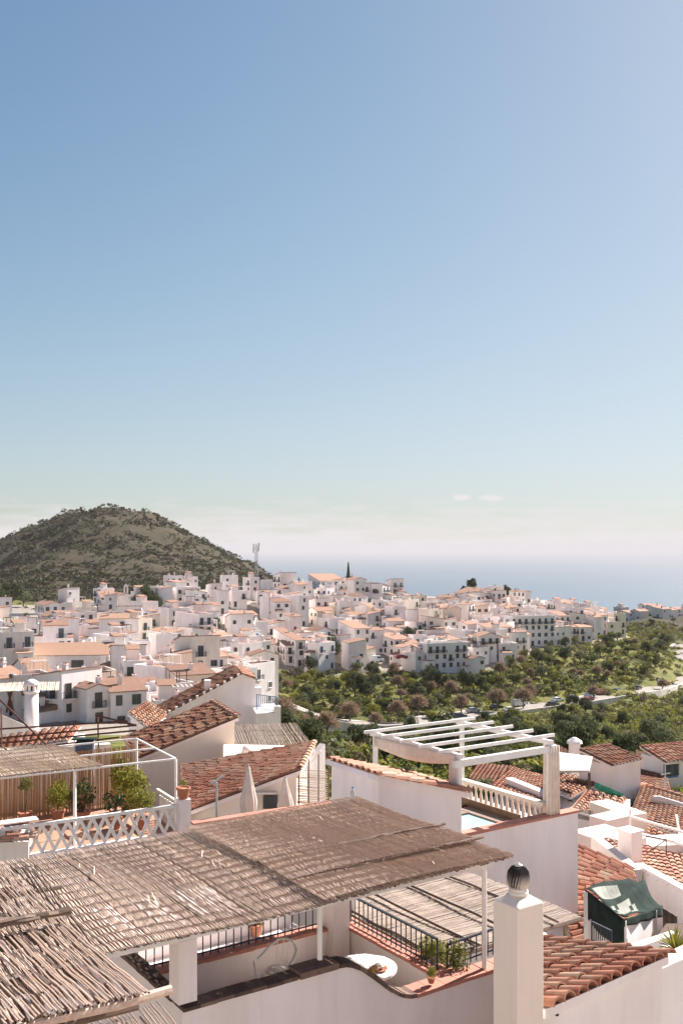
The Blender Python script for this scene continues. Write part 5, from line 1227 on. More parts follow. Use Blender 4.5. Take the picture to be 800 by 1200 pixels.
pc = Q(u0, v0 + .95, -6.55); m_ = MB(); m_.cbox(Q(u0 - .004, v0 + 1.0, -6.55), AX * .05, BX * .95, ZX * .62); m_.build('shutter', 'shutter_pale_green', ph)
# balustrade along B on the right of the terrace
bl = thing('balustrade', 'cream balustrade with small turned posts beside the hot tub', 'balustrade', Q(8.6, VP + .3, -7.4))
m_ = MB(); m_.box(Q(8.62, VP + .25, -6.74), AX * .2, BX * 3.4, ZX * .09); m_.build('top_rail', 'cream', bl)
m_ = MB(); m_.box(Q(8.62, VP + .25, -7.75), AX * .2, BX * 3.4, ZX * .42); m_.build('plinth', 'cream', bl)
for k in range(16):
    m_ = MB(); m_.lathe([(.05, 0), (.05, .04), (.03, .07), (.055, .2), (.05, .27), (.028, .42), (.028, .48), (.05, .52), (.05, .59)], Q(8.72, VP + .4 + k * .21, -7.33), 10); m_.build('baluster', 'cream', bl, True)
# hot tub
ht = thing('hot_tub', 'sunken hot tub with brown wooden panel and pale blue water', 'hot tub', Q(7, VP + .6, -7.7))
m_ = MB(); m_.box(Q(5.72, VP + .30, -7.70), AX * 1.75, BX * 1.5, ZX * .58); m_.build('water', 'pool_water', ht)
for k in range(5):
    m_ = MB(); m_.box(Q(7.9, VP + .35, -7.55 + k * .135), AX * .05, BX * 2.45, ZX * .13); m_.build('side_board', 'wood_tub', ht)
for k in range(4):
    m_ = MB(); m_.box(Q(5.7, VP + 2.35, -7.55 + k * .13), AX * 2.18, BX * .05, ZX * .125); m_.build('end_board', 'wood_tub', ht)
m_ = MB(); m_.box(Q(7.50, VP + .3, -7.70), AX * .38, BX * 2.0, ZX * .62); m_.box(Q(5.72, VP + 1.83, -7.70), AX * 1.75, BX * .47, ZX * .62); m_.build('rim', 'reed_dark', ht)
# roof pergola
rg = thing('roof_pergola', 'white slatted pergola with cream valance and curtains over the hot tub', 'pergola', Q(7, VP + 1, -7.7))
ZP = -5.12
for u, v in ((5.65, VP + .12), (8.75, VP + .12), (5.65, VP + 3.55), (8.75, VP + 3.55)):
    m_ = MB(); m_.box(Q(u - .05, v - .05, -7.75 if v > VP + 1 else -7.0), AX * .1, BX * .1, ZX * (ZP + (7.75 if v > VP + 1 else 7.0))); m_.build('post', 'white_paint', rg)
for u in (5.6, 8.7):
    m_ = MB(); m_.box(Q(u, VP + .0, ZP + .002), AX * .1, BX * 3.75, ZX * .12); m_.build('side_beam', 'white_paint', rg)
m_ = MB(); m_.box(Q(5.45, VP + .02, ZP - .19), AX * 3.5, BX * .13, ZX * .17); m_.build('front_beam', 'white_paint', rg)
for k in range(5):
    m_ = MB(); m_.box(Q(5.25, VP + .35 + k * .78, ZP + .124), AX * 3.95, BX * .06, ZX * .08); m_.build('slat', 'white_paint', rg)
def cloth(name, mat, pts_top, drop, parent, folds=10, depth=.03, nrm=BX, sag=0.0):
    m_ = MB(); n = folds * 4; vs = []
    for i in range(n + 1):
        t = i / n; a = Vector(pts_top[0]).lerp(Vector(pts_top[1]), t); w = nrm * depth * math.sin(t * folds * 2 * math.pi)
        d = drop[0] * (1 - t) + drop[1] * t + sag * math.sin(math.pi * t)
        for j in range(5): vs.append(a + w * (.4 + .6 * j / 4) - ZX * d * j / 4)
    fs = [(i * 5 + j, (i + 1) * 5 + j, (i + 1) * 5 + j + 1, i * 5 + j + 1) for i in range(n) for j in range(4)]
    m_.add(vs, fs); o = m_.build(name, mat, parent, True); s = o.modifiers.new('s', 'SOLIDIFY'); s.thickness = .006; return o
cloth('valance', 'cloth_cream', (Q(5.57, VP + .15, ZP + .08), Q(5.57, VP + 3.5, ZP + .02)), (.20, .26), rg, 3, .015, AX, .16)
cloth('curtain', 'cloth_cream', (Q(8.62, VP + .02, ZP - .03), Q(9.02, VP + .02, ZP - .03)), (1.83, 1.83), rg, 4, .05)
cloth('curtain', 'cloth_cream', (Q(8.92, VP + .05, ZP - .03), Q(8.92, VP + .5, ZP - .03)), (2.0, 2.0), rg, 4, .05, AX)
cloth('curtain', 'cloth_cream', (Q(5.62, VP + .1, ZP - .03), Q(5.62, VP + .45, ZP - .03)), (1.8, 1.8), rg, 4, .04, AX)
# small canopy on the pool-house wall
aw = thing('door_canopy', 'small pale slatted canopy on the white wall right of the chimney', 'canopy', Q(7.2, VP - .6, -9.6))
for k in range(6):
    m_ = MB(); a_ = Q(7.0 + k * .16, VP - .0, -9.52); m_.box(a_, AX * .12, BX * -.62 - ZX * .16, ZX * .03); m_.build('slat', 'cream', aw)
m_ = MB(); m_.bar(Q(7.05, VP - .02, -9.85), Q(7.05, VP - .55, -9.68), .04); m_.bar(Q(7.85, VP - .02, -9.85), Q(7.85, VP - .55, -9.68), .04); m_.build('bracket', 'cream', aw)

# ------------------------------------------------------------------ right cluster of roofs
def flatwall(t, name, p, q_, zb, th_=.25, mat='white', ext=None):
    "wall whose top runs from p to q_ (3D points)"
    p, q_ = Vector(p), Vector(q_); d = q_ - p; d.z = 0; n = Vector((-d.y, d.x, 0)).normalized()
    m_ = MB(); wall_poly(m_, p, q_, zb, [(0, p.z), (1, q_.z)], th_, n); return m_.build(name, mat, t)
t = thing('tiled_house', 'low house with orange tile roof wedged between the pool-house wall and the tarpaulin shed', 'house', P(710, 1110, 25))
q0, q1, q2, q3 = P(742, 1020, 28.5), P(748, 1085, 25.5), P(664, 985, 30.0), P(668, 1135, 24.5)
tile_roof(q0, q1, q2, q3, 'tile_red', t, sp=.27, ln=.45)
m_ = MB(); m_.prism([q_.xy[:] for q_ in (q2, q3, q1, q0)], -13, min(q_.z for q_ in (q0, q1, q2, q3)) - .12); m_.build('wall', 'white_old', t)
flatwall(t, 'ridge_wall', P(692, 980, 30.4), P(742, 1020, 28.6), -13, .3, 'white_old')
t = thing('tiled_house', 'white house with sunlit pale tile roof and chimney right of the tarpaulin shed', 'house', P(770, 1060, 29))
q0, q1, q2, q3 = P(706, 984, 33.0), P(812, 1006, 31.5), P(744, 1018, 29.4), P(822, 1058, 26.0)
tile_roof(q0, q1, q2, q3, 'tile_pale', t, sp=.27, ln=.45)
m_ = MB(); m_.prism([q_.xy[:] for q_ in (q2, q3, q1, q0)], -13, min(q_.z for q_ in (q0, q1, q2, q3)) - .15); m_.build('wall', 'white', t)
flatwall(t, 'front_wall', P(744, 1012, 29.2), P(824, 1056, 25.7), -13, .25, 'white')
m_ = MB(); b_ = P(739, 978, 29.6); m_.box((b_.x, b_.y, -13), AX * .5, BX * .5, ZX * (13 + b_.z)); m_.build('chimney_stack', 'white', t); m_ = MB(); m_.cbox(b_ + AX * .25 + BX * .25 + ZX * .03, AX * .6, BX * .6, ZX * .06); m_.build('chimney_cap', 'white', t)

# tarpaulin shed
sh = thing('tarpaulin_shed', 'white lean-to shed covered by a torn dark green tarpaulin', 'shed', P(730, 1110, 22.5))
s00, s01, s11, s10 = P(686, 1042, 22.5), P(736, 1027, 25.0), P(776, 1062, 23.6), P(731, 1077, 20.8)   # left, back, right, front corners
m_ = MB(); n = 14; vs = []
for i in range(n + 1):
    for j in range(n + 1):
        a, b_ = i / n, j / n; p = s00.lerp(s10, a).lerp(s01.lerp(s11, a), b_)
        p = p + ZX * (-.22 * math.sin(math.pi * a * 2) ** 2 * math.sin(math.pi * b_) + .22 * math.exp(-((a - .48) / .1) ** 2) * b_ + .05 * math.sin(7 * a + 5 * b_)); vs.append(p)
fs = []; mi = []
for i in range(n):
    for j in range(n): fs.append((i * (n + 1) + j, i * (n + 1) + j + 1, (i + 1) * (n + 1) + j + 1, (i + 1) * (n + 1) + j))
m_.add(vs, fs); m_.m = [1 if (1 <= f // n <= 4 and 1 <= f % n <= 8) or (8 <= f // n <= 12 and 1 <= f % n <= 7 and (f // n + f % n) % 5 != 0) else 0 for f in range(len(fs))]
o = m_.build('tarpaulin', ['tarp_green', 'tarp_pale'], sh, True); s = o.modifiers.new('s', 'SOLIDIFY'); s.thickness = .01
cloth('hanging_flap', 'tarp_green', (s00 - ZX * .01, s10 - ZX * .01), (.62, .60), sh, 2, .02, AX, .12)
cloth('hanging_flap', 'tarp_green', (s10 - ZX * .01, s11 + ZX * .02), (.16, .26), sh, 3, .03, BX)
flatwall(sh, 'front_wall', P(733, 1082, 21.0), P(764, 1071, 22.9), -13, .15, 'white')
flatwall(sh, 'side_wall', P(684, 1073, 22.6), P(729, 1100, 20.9), -13, .12, 'white_old')
for px, py, Y in ((686, 1044, 22.45), (731, 1078, 20.9), (767, 1066, 23.1)):
    p = P(px, py, Y); m_ = MB(); m_.box((p.x - .04, p.y - .04, -12.5), (.08, 0, 0), (0, .08, 0), (0, 0, 12.5 + p.z - .02)); m_.build('post', 'white_paint', sh)
for k in range(5):
    p = P(776 + k * 3.2, 1064 + k * 2.0, 23.3 - k * .14); q_ = P(779 + k * 3.2, 1066 + k * 2.0, 23.2 - k * .14); m_ = MB(); wall_poly(m_, p, q_, p.z - .95, [(0, p.z), (1, q_.z)], .04, AX); m_.build('door_board', 'wood_door', sh)
railing('stair_railing', 'short dark railing on the steps left of the shed', P(693, 1104, 20.6), P(716, 1116, 19.8), .42, 9, 'iron', .05, .011)
t = thing('patio_wall', 'sloping white patio wall below the shed door', 'wall', P(770, 1110, 20)); flatwall(t, 'masonry', P(742, 1112, 20.2), P(795, 1094, 21.0), -12.5, .2, 'white_old')
m_ = MB(); p = P(770, 1116, 20.9); m_.prism([P(752, 1120, 20.6).xy[:], P(830, 1120, 20.6).xy[:], P(830, 1090, 22.5).xy[:], P(780, 1090, 22.5).xy[:]], -12.5, p.z); m_.build('bed', 'coping_dark', t)

# white terraces and roofs between the pool house and the right edge
def wbox(t, name, pm, pl, pr, pyt, Y, ang, zb, mat='white', lid=None):
    a, b = dirs(ang); m = P(pm, pyt, Y); m0 = Vector((m.x, m.y, 0)); wa, wb = abs(reach(m0, a, pr)), abs(reach(m0, b, pl))
    m_ = MB(); m_.box(Vector((m.x, m.y, zb)), a * wa, b * wb, ZX * (m.z - zb)); m_.build(name, mat, t); return m, a, b, wa, wb
t = thing('roof_terrace', 'white walled roof terrace with cream floor right of the pool house', 'terrace', P(700, 1000, 33)); wbox(t, 'wall', 716, 668, 757, 990, 33, 60, -13, 'pink_wall')
m, a, b, wa, wb = wbox(t, 'inner_wall', 712, 690, 738, 962, 36, 55, -13, 'pink_wall'); wbox(t, 'parapet', 735, 690, 758, 956, 38, 66, -13, 'cream')
t = thing('tiled_house', 'small white gabled house with tile roof and green netting on its ridge', 'house', P(700, 960, 40))
tile_roof(P(688, 927, 44), P(733, 936, 43), P(670, 948, 40.5), P(712, 960, 39.5), 'tile_red', t, sp=.27, ln=.45)
m_ = MB(); m_.prism([P(671, 948, 40.6).xy[:], P(712, 960, 39.6).xy[:], P(733, 940, 43).xy[:], P(690, 930, 44).xy[:]], -14, P(690, 963, 40).z); m_.build('wall', 'white', t)
flatwall(t, 'gable_wall', P(712, 962, 39.5), P(738, 937, 43.0), -14, .3, 'white')
m_ = MB()
for k in range(5): m_.tube([P(697 + 32 * j / 8, 920 + 14 * j / 8 + random.uniform(-2, 2), 43.2) for j in range(9)], .10, 5)
m_.build('ridge_net', 'net_green', t)
t = thing('tiled_house', 'white box house with brown tile roof and blank walls behind the netted roof', 'house', P(715, 940, 48))
m, a, b, wa, wb = wbox(t, 'wall', 716, 678, 750, 897, 48, 52, -15, 'white')
tile_roof(m + a * wa + b * wb + ZX * .45, m + b * wb + ZX * .45, m + a * wa - b * .15, m - b * .15 - a * .1, 'tile_brown', t, sp=.27, ln=.5)
m_ = MB(); p = P(674, 885, 52); m_.box((p.x - .25, p.y, -14), (.5, 0, 0), (0, .5, 0), (0, 0, 14 + P(674, 872, 52).z)); m_.lathe([(.42, 0), (.38, .12), (.1, .3)], (p.x, p.y + .25, P(674, 872, 52).z), 12); m_.build('chimney_stack', 'white', t)
t = thing('tiled_house', 'broad low house under large brown tile roof at the right edge', 'house', P(770, 970, 42))
tile_roof(P(752, 922, 50), P(840, 948, 46), P(738, 957, 42.5), P(836, 995, 38), 'tile_brown', t, sp=.29, ln=.5)
m_ = MB(); m_.prism([P(739, 957, 42.6).xy[:], P(836, 995, 38.2).xy[:], P(840, 948, 46).xy[:], P(752, 922, 50).xy[:]], -15, P(790, 985, 40).z - .3); m_.build('wall', 'white', t)
tile_roof(P(742, 962, 41), P(838, 1000, 37), P(740, 985, 37.5), P(832, 1018, 34.5), 'tile_brown', t, sp=.28, ln=.5, name='lower_roof')
m_ = MB()
for k in range(3): m_.tube([P(764 + 10 * j + k * 3, 936 + 3 * j, 45.5) for j in range(5)], .16, 6)
m_.build('ridge_mortar', 'white_old', t); ridge_tiles(P(752, 920, 50), P(840, 946, 46), 'tile_pale', t, .16)
t = thing('tiled_house', 'pink-walled house with white eaves under the lower brown roof', 'house', P(780, 1000, 35)); wbox(t, 'wall', 762, 742, 830, 992, 35.6, 78, -14, 'pink_wall')
t = thing('white_house', 'white house with small teal window at the right edge above the roofs', 'house', P(780, 920, 58)); m, a, b, wa, wb = wbox(t, 'wall', 780, 771, 830, 893, 58, 66, -18, 'white')
tile_roof(m + a * wa + b * (wb + 1.6) + ZX * .5, m + b * (wb + 1.6) + ZX * .5, m + a * wa - b * .2 , m - b * .2 - a * .2, 'tile_red', t, sp=.29, ln=.5)
m_ = MB(); m_.box(Vector((m.x, m.y, -18)) + b * wb, a * wa, b * 1.5, ZX * (18 + m.z + .1)); m_.build('back_wall', 'white', t)
q_ = m + a * reach(m, a, 786); link(window_mesh(.9, .8, 'frame_blue'), 'window', t, (q_.x, q_.y, P(786, 910, 58).z), math.atan2(a.y, a.x))
t = thing('roof_pole', 'thin aerial pole with crossbars beside the teal-window house', 'pole', P(779, 925, 50)); m_ = MB(); m_.tube([P(779, 925, 50), P(779, 895, 50)], .03, 6); m_.build('shaft', 'galvanised', t); m_ = MB(); m_.bar(P(774, 908, 50), P(785, 906, 50), .04); m_.bar(P(775, 914, 50), P(783, 913, 50), .04); m_.build('crossbar', 'galvanised', t)
# beams over the pink house
t = thing('pole_frame', 'white pole frame with two long rails in front of the pink-walled house', 'frame', P(738, 1000, 33)); m_ = MB(); m_.tube([P(738, 1005, 33), P(738, 948, 33)], .045, 6); m_.build('post', 'white_paint', t)
for (x0, y0, x1, y1) in ((738, 957, 830, 984), (738, 974, 830, 998)):
    m_ = MB(); m_.bar(P(x0, y0, 33), P(x1, y1, 31.5), .07); m_.build('rail', 'white_paint', t)
m_ = MB(); m_.bar(P(792, 955, 33), P(797, 985, 32), .07); m_.build('strut', 'white_paint', t)
t = thing('metal_frame', 'thin dark metal frame on the terrace below the pole frame', 'frame', P(770, 1008, 31)); m_ = MB(); m_.tube([P(756, 980, 31), P(780, 984, 31), P(780, 1006, 31)], .02, 5); m_.tube([P(757, 1000, 31), P(780, 984, 31)], .015, 5); m_.build('bars', 'iron', t)
# roofs behind the pergola
for i, (r0, r1, e0, e1, mt, lab) in enumerate([((600, 900, 52), (642, 912, 50), (574, 922, 46), (640, 946, 43), 'tile_red', 'reddish tile roof seen through the pool-house pergola'),
                                          ((640, 868, 66), (672, 884, 62), (640, 900, 56), (675, 905, 54), 'tile_brown', 'dark tile roof right behind the pergola corner post'),
                                          ((560, 895, 60), (600, 899, 58), (545, 915, 52), (588, 920, 50), 'tile_red', 'narrow tile roof under the pergola slats'),
                                          ((745, 880, 68), (775, 890, 64), (748, 925, 54), (790, 945, 50), 'tile_brown', 'brown tile roof between the blank box house and the right edge'),
                                          ((655, 905, 52), (700, 918, 49), (636, 922, 47), (668, 934, 45), 'tile_brown', 'mottled tile roof beside the curtain')]):
    t = thing('tiled_house', lab, 'house', P(*e0)); R0, R1_, E0, E1_ = P(*r0), P(*r1), P(*e0), P(*e1)
    tile_roof(R0, R1_, E0, E1_, mt, t, sp=.28, ln=.5)
    m_ = MB(); m_.prism([q_.xy[:] for q_ in (E0, E1_, R1_, R0)], -18, min(E0.z, E1_.z, R0.z, R1_.z) - .15); m_.build('wall', 'white', t)
t = thing('white_wall', 'white parapet strip crossing between the tile roofs behind the balustrade', 'wall', P(605, 930, 45)); flatwall(t, 'masonry', P(592, 912, 46.5), P(632, 928, 44.5), -14, .4, 'white')
t = thing('awning_roof', 'pale flat canopy with clutter below beside the blank box house', 'canopy', P(670, 910, 45)); m_ = MB(); m_.prism([P(652, 903, 44).xy[:], P(690, 906, 44).xy[:], P(694, 897, 47).xy[:], P(655, 893, 48).xy[:]], P(670, 903, 44).z - .1, P(670, 903, 44).z); m_.build('sheet', 'concrete', t)
for px in (654, 690):
    m_ = MB(); m_.tube([P(px, 905, 44.3), P(px, 940, 44.3)], .06, 6); m_.build('post', 'bark', t)

# ------------------------------------------------------------------ left: lattice terrace
pier = P(215, 955, 30.0); LT = thing('lattice_terrace', 'roof terrace with white lattice balustrade and reed fence', 'terrace', (pier.x, pier.y, -11))
al, bl_ = dirs(60.0)
zt_, zb_ = P(215, 946, 30).z, P(215, 975, 30).z
lenA = abs(reach(pier, -al, -20)); corner = Vector((pier.x, pier.y, 0))
m_ = MB(); m_.box(corner - al * .16 - bl_ * .16 + ZX * -11.5, al * .34, bl_ * .34, ZX * (11.5 + P(215, 936, 30).z)); m_.build('pier', 'white', LT)
m_ = MB(); m_.box(corner - al * lenA + bl_ * .05 + ZX * zt_, al * (lenA - .17), bl_ * .1, ZX * .09); m_.build('top_rail', 'white_paint', LT)
m_ = MB(); m_.box(corner - al * lenA - bl_ * .02 + ZX * -11.5, al * (lenA - .17), bl_ * .24, ZX * (11.5 + zb_ - .01)); m_.build('base_wall', 'white', LT)
pit = .36; nX = int((lenA - .2) / pit); hh = zt_ - zb_
for k in range(nX):
    x0 = -.2 - k * pit; p0 = corner + al * x0 + bl_ * .10
    for s in (0, 1):
        a_, c2 = (p0 + ZX * zb_, p0 - al * pit + ZX * zt_) if s == 0 else (p0 - al * pit + ZX * zb_, p0 + ZX * zt_)
        m_ = MB(); m_.bar(a_ + bl_ * (.04 if s else 0), c2 + bl_ * (.04 if s else 0), .05, .085); m_.build('lattice_bar', 'white_paint', LT)
    m_ = MB(); m_.lathe([(.07, -.03), (.08, 0), (.07, .03)], p0 - al * pit / 2 + ZX * (zb_ + zt_) / 2, 8); m_.build('boss', 'white_paint', LT)
dep = 4.0
m_ = MB(); m_.box(corner - al * lenA + bl_ * .225 + ZX * -11.5, al * (lenA), bl_ * (dep + .6), ZX * (11.5 + zb_ - .12)); m_.build('floor', 'terracotta_floor', LT)
for k in range(9):
    p = corner + bl_ * (.3 + k * .22) + ZX * (zb_ - .1); m_ = MB(); m_.box(p, al * .05, bl_ * .09, ZX * .75); m_.build('side_slat', 'white_paint', LT)
m_ = MB(); m_.box(corner + bl_ * .2 + ZX * (zt_ - .02) - al * .01, al * .08, bl_ * 2.2, ZX * .08); m_.build('side_rail', 'white_paint', LT)
# its pergola
PL = thing('roof_pergola', 'white pole pergola half covered with pale reed over the lattice terrace', 'pergola', (pier.x, pier.y, -9)); zp = P(206, 891, 30).z
cr = P(206, 891, 30.2); cr0 = Vector((cr.x, cr.y, 0)); dB = abs(reach(cr0, bl_, 160)); lA = abs(reach(cr0, -al, -20))
def L3(u, v, zz): return cr0 + al * u + bl_ * v + ZX * zz
for (a_, b_) in ((L3(0, 0, zp), L3(-lA, 0, zp)), (L3(0, dB, zp), L3(-lA, dB, zp)), (L3(0, dB * .5, zp), L3(-lA, dB * .5, zp)), (L3(0, 0, zp), L3(0, dB, zp)), (L3(-3.2, 0, zp + .02), L3(-3.2, dB, zp + .02))):
    m_ = MB(); m_.bar(a_, b_, .05, .05); m_.build('beam', 'white_paint', PL)
for u, v in ((0, 0), (-abs(reach(cr0, -al, 88)), .02), (0, dB)):
    m_ = MB(); p = L3(u, v, 0); m_.bar(L3(u, v, zb_ - .1), L3(u, v, zp - .03), .075); m_.build('post', 'white_paint', PL)
uR = abs(reach(cr0, -al, 122)); reed_mat(L3(-lA, -.05, zp + .05), al, bl_, lA - uR, dB + .3, PL, 'reed_pale', sp=.045, r=.018, rows=.5, amp=.02, jag=.1, seg=4, skew=-.12)
# reed fence behind and at the side
RF = thing('reed_fence', 'golden reed screen closing the back of the lattice terrace', 'fence', L3(-3, dB + .4, zb_ - .1)); zf_ = zb_ - .12
reed_mat(L3(-lA, dB + .45, zf_), al, ZX, lA + .2, 1.95, RF, 'reed_gold', sp=.030, r=.02, rows=.5, amp=.015, jag=.06, seg=2)
for px, py, d_, s, bu, lab in ((150, 935, dB * .75, .95, BUSHG, 'tall yellow-green climbing shrub at the right of the reed fence'), (165, 940, dB * .3, .62, BUSHG, 'leafy shrub behind the end of the lattice'), (68, 925, dB * .9, .62, BUSHG, 'yellow-green climber hanging on the reed fence'), (98, 935, dB * .75, .6, BUSHD, 'dark potted bush behind the white post'), (30, 915, dB * .95, .32, BUSH, 'hanging basket plant on the reed fence'), (135, 950, dB * .4, .5, BUSHD, 'dark shrub at the foot of the tall climbing shrub')):
    u = reach(cr0 + bl_ * d_, -al, px); p = L3(-u, d_, zf_); top_ = -(py - H) / F * p.y; th_ = pot_plant('potted_plant', lab, p, .22, .34, bu, s, 'plants on the lattice terrace'); fo_ = [c for c in th_.children if c.name.startswith('foliage')][0]; fo_.location.z = max(fo_.location.z, top_ - s * .3); st_ = MB(); st_.tube([p + ZX * .3, p + Vector((.05, .03, .8)), Vector((p.x, p.y, fo_.location.z))], [.03, .025, .015], 5); st_.build('stem', 'bark', th_)
pot_plant('flower_pot', 'terracotta pot with small plant on the lattice pier', corner + ZX * P(215, 936, 30).z, .2, .34, BUSHY, .16)
m_ = MB(); t = thing('bench', 'pale slatted bench against the reed fence', 'bench', L3(-4.2, dB * .5, zf_))
for k in range(4): m_.box(L3(-5.2, dB * .55 + k * .11, zf_ + .42), al * 1.6, bl_ * .09, ZX * .04)
m_.build('seat', 'white_paint', t)
for u in (-5.1, -3.8): m_ = MB(); m_.box(L3(u, dB * .56, zf_), al * .08, bl_ * .38, ZX * .418); m_.build('leg', 'white_paint', t)
# broken tiles at the left end of the lattice
t = thing('tile_pile', 'heap of old curved roof tiles at the left end of the lattice', 'tiles', P(8, 985, 27)); 
m_ = MB(); p = P(8, 990, 27); m_.box(p + Vector((-1.6, 0, -2.5)), (2.1, .3, 0), (-.3, 1.2, 0), (0, 0, 2.5)); m_.build('ledge', 'white_old', t)
for k in range(16):
    m_ = MB(); a_ = p + Vector((random.uniform(-1.3, .3), random.uniform(.1, .8), .03 + .045 * (k % 4))); tile_geo(m_, a_, a_ + Vector((random.uniform(.3, .45), random.uniform(-.2, .1), .02)), .09, .11, ZX); m_.build('tile', 'tile_pale', t)

# rubble ridge, pipes, blue box and round chimney at the left
t = thing('pipe_frame', 'rusty pipe frame of an unfinished awning behind the reed pergola', 'frame', P(60, 880, 36))
for (x0, y0, x1, y1) in ((-10, 855, 150, 845), (-10, 866, 160, 850), (-10, 872, 160, 856), (-10, 882, 140, 864), (-5, 815, 62, 880), (115, 838, 116, 890), (2, 830, 2, 885), (112, 838, 160, 850), (-10, 866, 15, 884)):
    m_ = MB(); m_.tube([P(x0, y0, 38), P(x1, y1, 37)], .035, 5); m_.build('pipe', 'rust', t)
t = thing('tiled_house', 'old low house with crumbling tile ridge behind the pipe frame', 'house', P(60, 890, 42)); flatwall(t, 'wall', P(-10, 880, 42), P(130, 872, 44), -15, .4, 'cream')
tile_roof(P(-10, 866, 47), P(95, 850, 48), P(-10, 882, 42.5), P(80, 868, 43), 'tile_red', t, sp=.28, ln=.5)
m_ = MB(); m_.prism([P(-12, 880, 42.5).xy[:], P(100, 872, 43.5).xy[:], P(100, 850, 48).xy[:], P(-12, 866, 47).xy[:]], -15, P(40, 885, 43).z); m_.build('block', 'white_old', t)
t = thing('garden_swing', 'blue and white canvas garden swing on the roof behind the reed pergola', 'swing', P(98, 890, 36)); m_ = MB(); p = P(98, 880, 36); m_.box(p + Vector((-.3, 0, -.15)), (.62, 0, 0), (0, .3, .1), (0, 0, .42)); m_.build('canvas', 'iron_blue', t)
for dx in (-.36, .36): m_ = MB(); m_.tube([p + Vector((dx, -.05, -1.2)), p + Vector((dx, .1, .4))], .025, 5); m_.build('pole', 'white_paint', t)
m_ = MB(); m_.cbox(p + Vector((0, .1, .42)), (.85, 0, 0), (0, .4, 0), (0, 0, .05)); m_.build('canopy', 'tarp_green', t)
t = thing('chimney', 'round whitewashed chimney with holed cap above the pipe frame', 'chimney', P(37, 870, 50)); p = P(37, 870, 50); zt_c = P(37, 812, 50).z
m_ = MB(); m_.lathe([(.40, -2), (.38, 0), (.33, zt_c - p.z)], p, 18); m_.build('stack', 'white', t, True); m_ = MB(); m_.lathe([(.36, 0), (.40, .03), (.40, .10), (.36, .13)], (p.x, p.y, zt_c), 18); m_.build('collar', 'white', t)
for k in range(8):
    a = 2 * math.pi * k / 8; m_ = MB(); m_.cbox((p.x + .29 * math.cos(a), p.y + .29 * math.sin(a), zt_c + .26), (.12, 0, 0), (0, .12, 0), (0, 0, .26)); m_.build('cap_post', 'white', t)
m_ = MB(); m_.lathe([(.38, .39), (.40, .44), (.30, .58), (.12, .68), (.02, .7)], (p.x, p.y, zt_c), 18); m_.build('cap', 'white', t, True)
m_ = MB(); m_.lathe([(.2, .1), (.2, .38)], (p.x, p.y, zt_c), 10); m_.build('flue', 'soot', t)
t = thing('white_house', 'whitewashed old wall with sloping top left of the round chimney', 'house', P(10, 870, 48)); flatwall(t, 'wall', P(-15, 830, 48), P(30, 850, 49), -16, .4, 'white_old'); flatwall(t, 'low_wall', P(26, 850, 48.9), P(70, 868, 50), -16, .4, 'white_old')
t = thing('reed_pergola', 'small dark reed shelter with crooked posts at the far left', 'pergola', P(5, 840, 55)); reed_mat(P(-20, 812, 53), dirs(75)[0], dirs(75)[1], 3.9, 3.5, t, 'reed_pale', sp=.06, r=.025, rows=.6, amp=.03, seg=4)
for px in (10, 14): m_ = MB(); m_.tube([P(px, 810, 53.4), P(px - (px - 12) * 3, 835, 53.4)], .07, 5); m_.build('post', 'rust', t)

# ------------------------------------------------------------------ left-middle tiled houses
# house with parasols
t = thing('tiled_house', 'cream house with deep red tile roof behind the two closed parasols', 'house', P(300, 950, 30))
FRp, FL, BRp, BL = P(351, 903, 30), P(216, 953, 30.4), P(368, 871, 34.2), P(214, 898, 36)
tile_roof(BRp, FRp, BL, FL, 'tile_red', t, sp=.25, ln=.42, plug=False); ridge_tiles(BRp + ZX * .02, FRp + ZX * .02, 'tile_pale', t, .12)
m_ = MB(); c_ = [FL + Vector((.1, .12, 0)), FRp + Vector((-.1, .12, 0)), BRp + Vector((-.1, -.1, 0)), BL + Vector((.1, -.1, 0))]
m_.add([(p.x, p.y, -12) for p in c_] + [(p.x, p.y, p.z - .13) for p in c_], [(3, 2, 1, 0), (0, 1, 5, 4), (1, 2, 6, 5), (2, 3, 7, 6), (3, 0, 4, 7), (4, 5, 6, 7)]); m_.build('wall', 'cream', t)
m_ = MB(); p = P(308, 948, 29.9); m_.box(p, (.44, 0, 0), (0, .25, 0), (0, 0, .36)); m_.build('window_opening', 'glass_dark', t)
for k in range(1, 6): m_ = MB(); m_.tube([p + Vector((.073 * k, -.01, 0)), p + Vector((.073 * k, -.01, .36))], .008, 4); m_.build('window_bar', 'iron', t)
m_ = MB(); m_.box(P(298, 931, 29.92), (.65, 0, 0), (0, .2, 0), (0, 0, .05)); m_.build('lintel', 'cream', t)
t = thing('terrace_wall', 'cream terrace parapet with red coping in front of the parasols', 'wall', P(320, 955, 27)); flatwall(t, 'masonry', P(225, 966, 27), P(392, 941, 29), -12, .2, 'cream')
m_ = MB(); m_.bar(P(225, 965, 27.05), P(392, 940, 29.05), .3, .06); m_.build('coping', 'coping_red', t)
